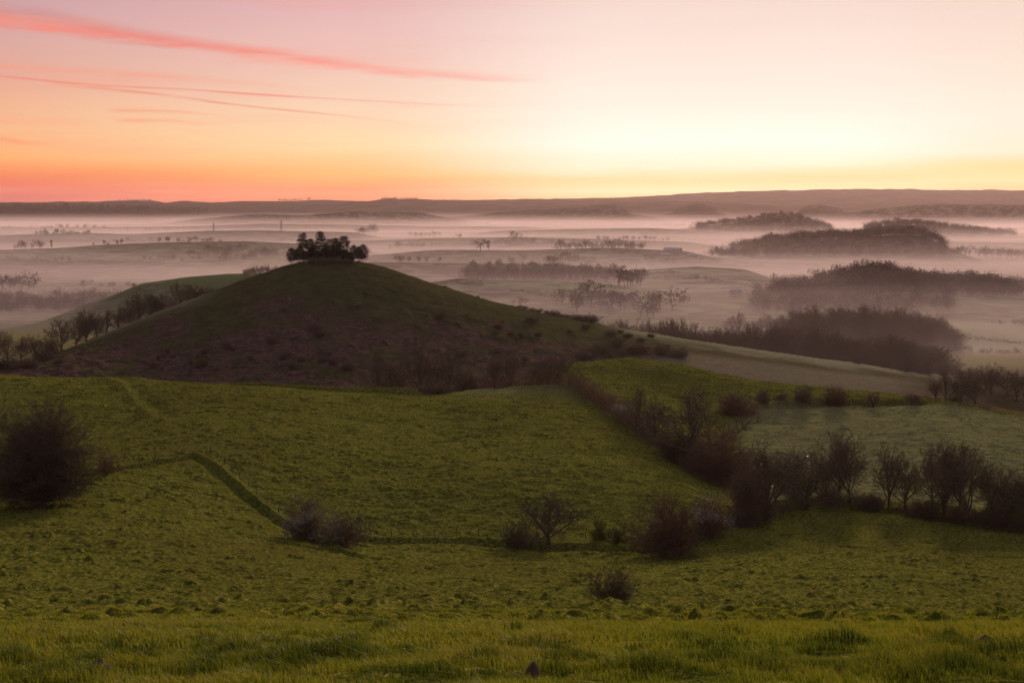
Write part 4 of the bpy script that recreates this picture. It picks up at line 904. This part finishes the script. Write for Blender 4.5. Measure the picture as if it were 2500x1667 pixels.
# ------------------------------------------------------------------ hedges
def thicket(name, pl, width, height, per_m, seed, mat, label, blossom=None, group=None):
    """a hedge along a line on the ground: arching stems and twigs"""
    rg = np.random.default_rng(seed); root_p = pl[0]; Vw = []; tw = []; bl = []
    seg = []; dens = []
    for (x0, y0), (x1, y1) in zip(pl[:-1], pl[1:]): dens.append(math.hypot(x1 - x0, y1 - y0))
    tot = sum(dens); n_ = int(tot * per_m); L = 0; k0 = 0
    z0 = ground(*root_p); out = []
    ts = np.sort(rg.random(n_)) * tot; cum = np.cumsum([0] + dens)
    for t in ts:
        k = min(int(np.searchsorted(cum, t, 'right') - 1), len(dens) - 1); f = (t - cum[k]) / dens[k]
        px = pl[k][0] * (1 - f) + pl[k + 1][0] * f; py = pl[k][1] * (1 - f) + pl[k + 1][1] * f
        hh = height * (0.72 + 0.55 * float(fbm(np.array([t / 5.0]), np.array([seed * 1.0]), seed, 2)[0]) + 0.25 * rg.random())
        ends = min(1, 0.3 + min(t, tot - t) / 4.0); hh *= ends
        ox, oy = rg.normal(0, width * .32, 2); bx, by = px + ox, py + oy; bz = ground(bx, by) - .1
        d = np.array([ox * .5 / width + rg.normal(0, .35), oy * .5 / width + rg.normal(0, .35), 1.0]); d /= np.linalg.norm(d)
        top = np.array([bx, by, bz]) + d * hh; b = np.array([bx, by, bz]); seg.append((*b, *top, .022, .008))
        m_ = 26
        s = rg.uniform(.1, 1, m_)[:, None]; q = b + (top - b) * s + rg.normal(size=(m_, 3)) * .12
        tw.append(np.concatenate([q, rg.normal(size=(m_, 3)) * [.8, .8, .6] + [0, 0, .35], rg.uniform(.25, .75, (m_, 1)) * hh / 2.2], 1))
        if blossom and blossom[0] < t / tot < blossom[1] and rg.random() < .6: bl.append(top + rg.normal(size=(16, 3)) * [.5, .5, .35])
    x0, y0 = root_p; T = np.concatenate(tw); V1, F1 = tubes(seg, 3); V3, F3 = slivers(T[:, :3], T[:, 3:6], T[:, 6], np.full(len(T), .012), rg)
    F1 = np.concatenate([F1[:, [0, 1, 2]], F1[:, [0, 2, 3]]])
    o = mesh_np(name, np.concatenate([V1, V3]) - [x0, y0, z0], np.concatenate([F1, F3 + len(V1)]), [mat]); o.location = (x0, y0, z0); tag(o, label, 'hedge', group)
    if bl:
        q = np.concatenate(bl) - [x0, y0, z0]; V, F = flecks(q, rg.uniform(.06, .13, len(q)), rg); mesh_np('blossom', V, F, [M_BLOSSOM], o)
    return o
hp = lambda *p: [to_xy(*q) for q in p]
thicket('hedge', hp((1040,888,424), (1120,888,420), (1230,888,414), (1320,896,404), (1440,972,361), (1560,1050,327), (1640,1095,307), (1700,1130,295)), 4.4, 3.9, 15, 1, M_TWIG_RED, 'overgrown diagonal hedge with white blossom running down between the two fields', (0.50, 0.68))
thicket('hedge', hp((1640,948,392), (1700,950,394), (1790,936,401), (1920,926,406), (2050,923,407), (2150,922,408)), 2.2, 1.1, 7, 2, M_TWIG_RED, 'low bramble hedge under the bushes on the bright hillside')
thicket('hedge', hp((1870,1152,277), (2000,1166,272), (2100,1180,268), (2352,1220,251), (2520,1245,244)), 2.6, 2.4, 12, 3, M_TWIG, 'low scrubby hedge at the foot of the right hand tree belt')
thicket('hedge', hp((1440,1262,232), (1560,1262,236), (1640,1225,247), (1700,1200,256), (1790,1180,266), (1880,1155,276)), 3.0, 2.6, 12, 4, M_TWIG, 'tangled hedge joining the reddish bush to the right hand tree belt')
thicket('hedge', hp((2150,920,409), (2240,938,408), (2352,972,396), (2450,1000,388)), 2.2, 1.0, 6, 5, M_TWIG_RED, 'low hedge dropping from the clump to the right edge')
thicket('hedge', hp((230,1090,262), (320,1062,276), (440,1054,284)), 1.6, 0.5, 7, 6, M_TWIG_RED, 'sparse dead bracken strip left of the fence corner')
thicket('hedge', hp((120,812,700), (200,783,706), (290,748,712), (400,702,716), (500,663,720)), 4.0, 2.4, 3, 7, M_TWIG_RED, 'dark hedge bottom under the tree row on the left flank of the hill')

def vale_hedge(line, h, label, seed):
    rg = np.random.default_rng(seed); P_ = [hit(u, v, 950)[:2] for u, v in line]; q = []; sz = []
    for (x0, y0), (x1, y1) in zip(P_[:-1], P_[1:]):
        L = math.hypot(x1 - x0, y1 - y0); n_ = int(min(max(L * 3.0, 200), 2600)); t = rg.random(n_); x = x0 + (x1 - x0) * t + rg.normal(0, 1.0, n_); y = y0 + (y1 - y0) * t + rg.normal(0, 1.0, n_)
        hh = h * (0.8 + 0.9 * np.maximum(fbm(x / 14, y / 14, seed, 3), -.4)); q.append(np.stack([x, y, ground_v(x, y) + rg.random(n_) * hh], 1)); sz.append(np.full(n_, 1.0))
    q = np.concatenate(q); o0 = q.mean(0); V, F = flecks(q - o0, np.concatenate(sz) * h * .4, rg); o = mesh_np('hedge', V, F, [M_FAR]); o.location = o0; return tag(o, label, 'hedge', 'field hedges of the misty vale')
for i, (ln, h, t) in enumerate([
    ([(60,586),(160,578),(262,572),(330,574)], 3, 'hedge line curving over the grey green field at the left'), ([(262,566),(400,571),(520,572)], 3, 'thin hedge line across the upper grey green field'),
    ([(0,552),(120,550),(240,552)], 4, 'hedge line below the leftmost pylon'), ([(0,600),(90,602),(150,606),(330,604)], 4, 'dim hedge line under the grey green field'),
    ([(380,545),(520,548),(640,545)], 4, 'far hedge line between the left pylons and the pines'), ([(895,586),(960,580),(1060,578),(1160,580)], 3, 'hedge line right of the pines, nearest the dark hedge'),
    ([(915,592),(1050,594),(1200,598),(1330,600)], 3, 'long straight hedge line in the field right of the pines'), ([(1100,612),(1250,613),(1370,614)], 4, 'hedge line below the round copse'),
    ([(985,655),(1060,652),(1110,656)], 4, 'short hedge line just right of the cone hill slope'), ([(1170,668),(1225,676),(1270,688)], 4, 'short curved hedge line dropping towards the village'),
    ([(1500,642),(1600,640),(1680,652),(1760,664)], 4, 'faint hedge line left of the nearest wooded hill'), ([(1340,560),(1450,556),(1560,562)], 4, 'hedge line along the bank above the farm sheds'),
    ([(700,552),(820,556),(960,554)], 4, 'faint hedge line behind the right hand pines'), ([(1620,540),(1760,543),(1960,548)], 5, 'hedge line between the second and third wooded hills'),
    ([(2178,778),(2250,782),(2352,790)], 3, 'low hedge line across the frosted field at the right edge'), ([(1370,640),(1480,632),(1560,628)], 4, 'faint hedge line above the plantation end')]):
    vale_hedge(ln, h, t, 800 + i)

# ------------------------------------------------------------------ fences
def fence(pl, spacing, ph, label, seed, wires=(0.35, 0.7, 1.0)):
    rr = random.Random(seed); dens = [math.hypot(b[0] - a[0], b[1] - a[1]) for a, b in zip(pl[:-1], pl[1:])]; cum = np.cumsum([0] + dens); tot = cum[-1]; n_ = max(2, int(tot / spacing) + 1)
    P_ = []
    for i in range(n_):
        t = tot * i / (n_ - 1); k = min(int(np.searchsorted(cum, t, 'right') - 1), len(dens) - 1); f = (t - cum[k]) / dens[k]
        x = pl[k][0] * (1 - f) + pl[k + 1][0] * f; y = pl[k][1] * (1 - f) + pl[k + 1][1] * f; P_.append(np.array([x, y, ground(x, y)]))
    root = empty('fence', tuple(P_[0])); o0 = P_[0]; first = None
    V, F = tubes([(0, 0, -.35, .01, 0, ph * .55, .065, .062), (.01, 0, ph * .55, .0, .01, ph, .062, .055), (0, .01, ph, 0, .01, ph + .05, .055, .015)], 6)
    for i, p in enumerate(P_):
        if first is None: po = mesh_np('post', V, F, [M_WOOD], root); first = po
        else: po = first.copy(); COL.objects.link(po); po.parent = root
        po.location = p - o0; po.rotation_euler = (rr.uniform(-.07, .07), rr.uniform(-.07, .07), rr.uniform(0, 6)); k = rr.uniform(.85, 1.12); po.scale = (1, 1, k)
    for w_ in wires:
        sg = [(*(a - o0 + [0, 0, ph * w_ - .05]), *(b - o0 + [0, 0, ph * w_ - .05]), .009, .009) for a, b in zip(P_[:-1], P_[1:])]
        V2, F2 = tubes(sg, 3); mesh_np('wire', V2, F2, [M_WIRE], root)
    return tag(root, label, 'fence')
fence(hp((286,1052,281), (370,1046,284), (450,1040,290), (482,1042,290)), 4.6, 1.35, 'post and wire fence level across the top of the left bank', 1)
fence(hp((484,1043,290), (540,1090,273), (600,1140,258), (668,1186,246)), 5.2, 1.35, 'post and wire fence running down the diagonal bank', 2)
fence(hp((850,1228,240), (960,1234,239), (1100,1236,240), (1200,1236,240)), 3.6, 1.3, 'post and wire fence along the bottom of the middle field', 3)
fence(hp((1345,1238,240), (1400,1240,240), (1450,1244,239)), 3.8, 1.3, 'short fence behind the greenish saplings', 4)
fence(hp((708,604,690), (740,610,685), (790,610,685), (818,604,690)), 3.0, 1.2, 'stake fence round the foot of the summit pines', 5, ())
fence(hp((2100,916,414), (2150,921,412)), 3.0, 1.2, 'tiny fence beside the clump on the bright hillside', 6)

# ------------------------------------------------------------------ pylons, farms
M_STEEL = plain_mat('galvanised_steel', (0.12, 0.12, 0.13), (0.18, 0.18, 0.19), 1.0, 0.6)
M_WALL = plain_mat('rendered_wall', (0.28, 0.25, 0.22), (0.36, 0.32, 0.28), 0.6)
M_ROOF = plain_mat('slate_roof', (0.10, 0.10, 0.11), (0.16, 0.155, 0.16), 0.8, 0.85)
M_TIN = plain_mat('frosted_sheet_roof', (0.42, 0.40, 0.38), (0.55, 0.52, 0.50), 0.5, 0.8)
def pylon_proto():
    H = 45.0; root = empty('pylon'); seg = []
    w = lambda z: 3.6 * (1 - z / H) ** 1.25 + 0.45
    lv = [0, 9, 17, 24, 30, 35, 39.5, 43]
    cr = lambda z: [np.array([sx * w(z), sy * w(z), z]) for sx, sy in ((-1, -1), (1, -1), (1, 1), (-1, 1))]
    for a, b in zip(lv[:-1], lv[1:]):
        A_, B_ = cr(a), cr(b)
        for k in range(4):
            seg.append((*A_[k], *B_[k], .32, .30)); seg.append((*A_[k], *B_[(k + 1) % 4], .18, .18)); seg.append((*A_[(k + 1) % 4], *B_[k], .18, .18)); seg.append((*B_[k], *B_[(k + 1) % 4], .18, .18))
    seg.append((0, 0, 43, 0, 0, 46, .3, .1)); V, F = tubes(seg, 4); mesh_np('tower', V, F, [M_STEEL], root)
    for z, L in ((27, 6.5), (33, 8.5), (39, 6.0)):
        sg = [(-L, 0, z, L, 0, z, .25, .25), (-L, 0, z, 0, 0, z + 1.8, .18, .18), (L, 0, z, 0, 0, z + 1.8, .18, .18), (-L, 0, z, -L, 0, z - 2.0, .14, .14), (L, 0, z, L, 0, z - 2.0, .14, .14)]
        V, F = tubes(sg, 4); mesh_np('crossarm', V, F, [M_STEEL], root)
    return root
pyl = pylon_proto()
for i, (u, v, h, t) in enumerate([(104, 548, 26, 'lattice pylon on the tree lined bank at the left'), (293, 536, 19, 'smallest lattice pylon, second from the left'), (491, 535, 25, 'lattice pylon left of the summit pines in the mist'), (646, 532, 28, 'tallest lattice pylon just left of the summit pines'), (728, 531, 14, 'faint lattice pylon showing between the summit pine tops'), (985, 512, 16, 'very faint pylon in the distance right of the pines')]):
    x, y, z = hit(u, v, 2500); s = h / FV * y / 46.0
    plant(pyl, x, y, z, s, s, 0.5 + .1 * i, t, 'pylon', 'pylons across the vale')
def house_proto(name, L, W_, hw, hr, roof, chim=True):
    root = empty(name)
    V = [(-L, -W_, -1), (L, -W_, -1), (L, W_, -1), (-L, W_, -1), (-L, -W_, hw), (L, -W_, hw), (L, W_, hw), (-L, W_, hw), (-L, 0, hw + hr), (L, 0, hw + hr)]
    bm_f = [(0, 1, 5, 4), (1, 2, 6, 5), (2, 3, 7, 6), (3, 0, 4, 7), (5, 6, 9, 9), (7, 4, 8, 8)]
    me = bpy.data.meshes.new('wall'); me.from_pydata(V, [], [tuple(dict.fromkeys(f)) for f in bm_f]); me.materials.append(M_WALL); o = bpy.data.objects.new('wall', me); COL.objects.link(o); o.parent = root
    e = .4; k = hr / W_; zt = hw + hr + .12
    def slab(sy):
        a = [(-L - e, 0, zt), (L + e, 0, zt), (L + e, sy * (W_ + e), zt - (W_ + e) * k), (-L - e, sy * (W_ + e), zt - (W_ + e) * k)]; return a + [(x, y, z - .18) for x, y, z in a]
    V2 = slab(-1) + slab(1); F2 = []
    for b in (0, 8): F2 += [(b, b + 1, b + 2, b + 3), (b + 7, b + 6, b + 5, b + 4), (b, b + 4, b + 5, b + 1), (b + 1, b + 5, b + 6, b + 2), (b + 2, b + 6, b + 7, b + 3), (b + 3, b + 7, b + 4, b)]
    rf = mesh_np('roof', V2, F2, [roof], root)
    if chim:
        x = L * .7; c = [(x - .45, -.4, hw + hr * .5), (x + .45, -.4, hw + hr * .5), (x + .45, .4, hw + hr * .5), (x - .45, .4, hw + hr * .5)]; V3 = c + [(a, b, hw + hr + 1.3) for a, b, _ in c]
        mesh_np('chimney', V3, [(0, 1, 5, 4), (1, 2, 6, 5), (2, 3, 7, 6), (3, 0, 4, 7), (4, 5, 6, 7)], [M_WALL], rf)
    for sx in (-.5, .45):
        for zz in (1.0, 3.4):
            if zz + 1.2 < hw: x = L * sx; mesh_np('window', [(x - .5, -W_ - .03, zz), (x + .5, -W_ - .03, zz), (x + .5, -W_ - .03, zz + 1.2), (x - .5, -W_ - .03, zz + 1.2), (x - .5, -W_ + .1, zz), (x + .5, -W_ + .1, zz), (x + .5, -W_ + .1, zz + 1.2), (x - .5, -W_ + .1, zz + 1.2)], [(0, 1, 2, 3), (0, 4, 5, 1), (3, 2, 6, 7), (0, 3, 7, 4), (1, 5, 6, 2)], [M_ROOF], root)
    return root
HOUSE = house_proto('house', 6, 3.6, 5.2, 3.2, M_ROOF); BARN = house_proto('barn', 16, 8, 5, 3.2, M_TIN, False)
used_h = set()
def put_house(pr, u, v, rz, t, cat, grp, ymin=1200):
    x, y, z = hit(u, v, ymin); k = 0.55 if pr is BARN and y < 2600 else 1.0; plant(pr, x, y, z, k, k, rz, t, cat, grp)
for i, (u, v, rz) in enumerate([(1382, 712, .5), (1420, 700, -.3), (1452, 690, .9), (1340, 700, .2), (1500, 706, -.7), (1408, 722, 1.2), (1690, 684, .3)]):
    put_house(HOUSE, u, v, rz, ('pale cottage at the centre of the misty village', 'cottage behind the village centre', 'cottage among trees at the top of the misty village', 'cottage at the left of the misty village', 'cottage at the right end of the misty village', 'cottage nearest the frosty spur in the village', 'cottage apart from the village near the nearest wooded hill')[i], 'house', 'cottages of the misty village')
for i, (u, v, rz) in enumerate([(1545, 580, -.5), (1528, 588, .3), (1592, 590, .1), (1770, 668, .4), (300, 556, .1), (1765, 681, .2)]):
    put_house(BARN, u, v, rz, ('farm shed with the brightest pale roof in mid vale', 'farm shed left below the brightest roof', 'low farm shed right of the brightest roof', 'pale farm shed in front of the nearest wooded hill', 'dark farm shed on the hedge at the left', 'smaller pale shed beside the one before the wooded hill')[i], 'barn', 'farm sheds in the vale')

# ------------------------------------------------------------------ grass
def grass_mat():
    m, g = new_mat('grass_blades'); tn = attr(g, 'tint'); tp_ = attr(g, 'tip'); dk = attr(g, 'lush')
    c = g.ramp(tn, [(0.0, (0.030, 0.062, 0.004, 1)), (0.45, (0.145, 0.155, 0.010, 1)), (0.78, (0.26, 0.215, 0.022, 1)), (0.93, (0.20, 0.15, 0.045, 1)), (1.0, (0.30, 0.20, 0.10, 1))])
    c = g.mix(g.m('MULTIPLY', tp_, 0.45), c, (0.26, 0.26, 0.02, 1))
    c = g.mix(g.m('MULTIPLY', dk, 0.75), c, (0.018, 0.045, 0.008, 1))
    df = g.n('ShaderNodeBsdfPrincipled'); g.put(df.inputs['Base Color'], c); df.inputs['Roughness'].default_value = 0.6; df.inputs['Specular IOR Level'].default_value = 0.08
    tr = g.n('ShaderNodeBsdfTranslucent'); g.put(tr.inputs[0], c); mx = g.n('ShaderNodeMixShader'); mx.inputs[0].default_value = 0.45
    m.node_tree.links.new(df.outputs[0], mx.inputs[1]); m.node_tree.links.new(tr.outputs[0], mx.inputs[2]); out_bsdf(m, g, mx.outputs[0]); return m
M_GRASS = grass_mat()
TUS = [(740, 1520, 0.95, 0.42), (480, 1540, .4, .3), (1275, 1505, .3, .3), (1590, 1475, .35, .25), (2180, 1500, .6, .3), (2330, 1510, .7, .3), (1230, 1490, .35, .2), (650, 1490, .5, .2), (1760, 1545, .5, .3), (2200, 1560, .9, .35), (1900, 1540, .6, .2), (130, 1560, .6, .25), (340, 1500, .4, .2), (500, 1475, .4, .2), (1500, 1545, .6, .2), (980, 1560, .5, .2)]
_tr = random.Random(12)
TUS += [(_tr.uniform(-100, 2450), _tr.uniform(1446, 1566), _tr.uniform(.12, .45), _tr.uniform(.1, .25)) for _ in range(60)]
TUSW = [(hit(u, v, 5), r, h) for u, v, r, h in TUS]
def blades(y0, y1, n_, w, hmin, hmax, seed, segs, extra=0.62, margin=.47):
    rg = np.random.default_rng(seed)
    y = np.sqrt(rg.uniform(y0 ** 2, y1 ** 2, n_)); x = rg.uniform(-1, 1, n_) * (margin * y + 2.5)
    cl = fbm(x / .55, y / .45, 700, 3); c2 = fbm(x / 2.6, y / 2.0, 720, 3)
    lush = np.zeros(n_); bump = np.zeros(n_)
    for (tx, ty, tz), r, h in TUSW:
        d = np.hypot((x - tx) / r, (y - ty) / (r * .8)); k = np.exp(-d ** 2 * 1.3); lush = np.maximum(lush, k); bump = np.maximum(bump, k * h)
    keep = rg.random(n_) < 0.60 + 1.0 * cl + 0.3 * c2 + lush; x, y, cl, c2, lush, bump = x[keep], y[keep], cl[keep], c2[keep], lush[keep], bump[keep]; n_ = len(x)
    z = ground_v(x, y) + bump * .35
    h = rg.uniform(hmin, hmax, n_) * (0.80 + 1.25 * np.clip(cl, -.5, .8) + .4 * c2 + .5 * bump)
    th = rg.uniform(0, 2 * math.pi, n_); ln = rg.uniform(.15, .75, n_) * h; ww = w * rg.uniform(.6, 1.3, n_)
    wind = np.array([-.25, -.1]); dx = np.cos(th) * ln + wind[0] * h; dy = np.sin(th) * ln + wind[1] * h
    ph = rg.uniform(0, math.pi, n_); ax, ay = np.cos(ph) * ww, np.sin(ph) * ww
    tint = np.clip(.42 + .35 * c2 + .20 * rg.normal(size=n_) * 1.0 + .15 * cl, 0, 1); tint = np.where(rg.random(n_) < .03, rg.uniform(.88, 1, n_), np.minimum(tint, .85)); tint = np.where((c2 > .35) & (rg.random(n_) < .12), .92, tint)
    B0 = np.stack([x - ax, y - ay, z - .02], 1); B1 = np.stack([x + ax, y + ay, z - .02], 1)
    if segs == 2:
        M0 = np.stack([x + dx * .3 - ax * .8, y + dy * .3 - ay * .8, z + h * .6], 1); M1 = np.stack([x + dx * .3 + ax * .8, y + dy * .3 + ay * .8, z + h * .6], 1); T = np.stack([x + dx, y + dy, z + h * .95], 1)
        V = np.stack([B0, B1, M0, M1, T], 1).reshape(-1, 3); b = np.arange(n_)[:, None] * 5
        F = np.concatenate([b + [0, 1, 3], b + [0, 3, 2], b + [2, 3, 4]]); k = 5; tip = np.tile([0, 0, .5, .5, 1], n_)
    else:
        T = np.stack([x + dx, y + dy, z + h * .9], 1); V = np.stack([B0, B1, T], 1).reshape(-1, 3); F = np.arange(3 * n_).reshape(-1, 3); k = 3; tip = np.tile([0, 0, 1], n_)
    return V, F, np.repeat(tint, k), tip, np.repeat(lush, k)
def grass_obj(specs, label):
    Vs, Fs, a1, a2, a3 = [], [], [], [], []; off = 0
    for sp in specs:
        V, F, t, tp_, lu = blades(*sp); Vs.append(V); Fs.append(F + off); off += len(V); a1.append(t); a2.append(tp_); a3.append(lu)
    o = mesh_np('grass', np.concatenate(Vs), np.concatenate(Fs), [M_GRASS], attrs={'tint': np.concatenate(a1), 'tip': np.concatenate(a2), 'lush': np.concatenate(a3)})
    return tag(o, label, None, None, 'stuff')
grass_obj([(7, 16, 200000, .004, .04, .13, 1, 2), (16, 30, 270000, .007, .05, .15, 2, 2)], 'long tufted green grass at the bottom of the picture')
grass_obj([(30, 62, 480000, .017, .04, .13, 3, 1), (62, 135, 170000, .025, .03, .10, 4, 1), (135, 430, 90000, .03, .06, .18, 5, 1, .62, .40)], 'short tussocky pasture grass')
# molehills in the near grass
M_SOIL = plain_mat('bare_soil', (0.10, 0.055, 0.04), (0.17, 0.10, 0.075), 8.0)
for i, (u, v, r) in enumerate([(228, 1552, .16), (1225, 1552, .09), (2262, 1490, .2)]):
    x, y, z = hit(u, v, 5); rg = np.random.default_rng(i); nn = 14; V = []; F = []
    for a in range(nn):
        for b in range(6):
            t = b / 5.0; rr_ = r * t * (1 + .2 * rg.normal()); V.append((math.cos(a / nn * 6.283) * rr_, math.sin(a / nn * 6.283) * rr_, r * .5 * (1 - t * t) * (1 + .12 * rg.normal() * t) + .07 - .1 * t))
    for a in range(nn):
        for b in range(5): i0 = a * 6 + b; i1 = ((a + 1) % nn) * 6 + b; F.append((i0, i0 + 1, i1 + 1, i1))
    o = mesh_np('molehill', V, F, [M_SOIL], smooth=True); o.location = (x, y, z); tag(o, ('reddish molehill at the bottom left corner', 'small brown molehill at the bottom centre', 'pale earthy mound at the right in the long grass')[i], 'molehill', 'molehills in the long grass')
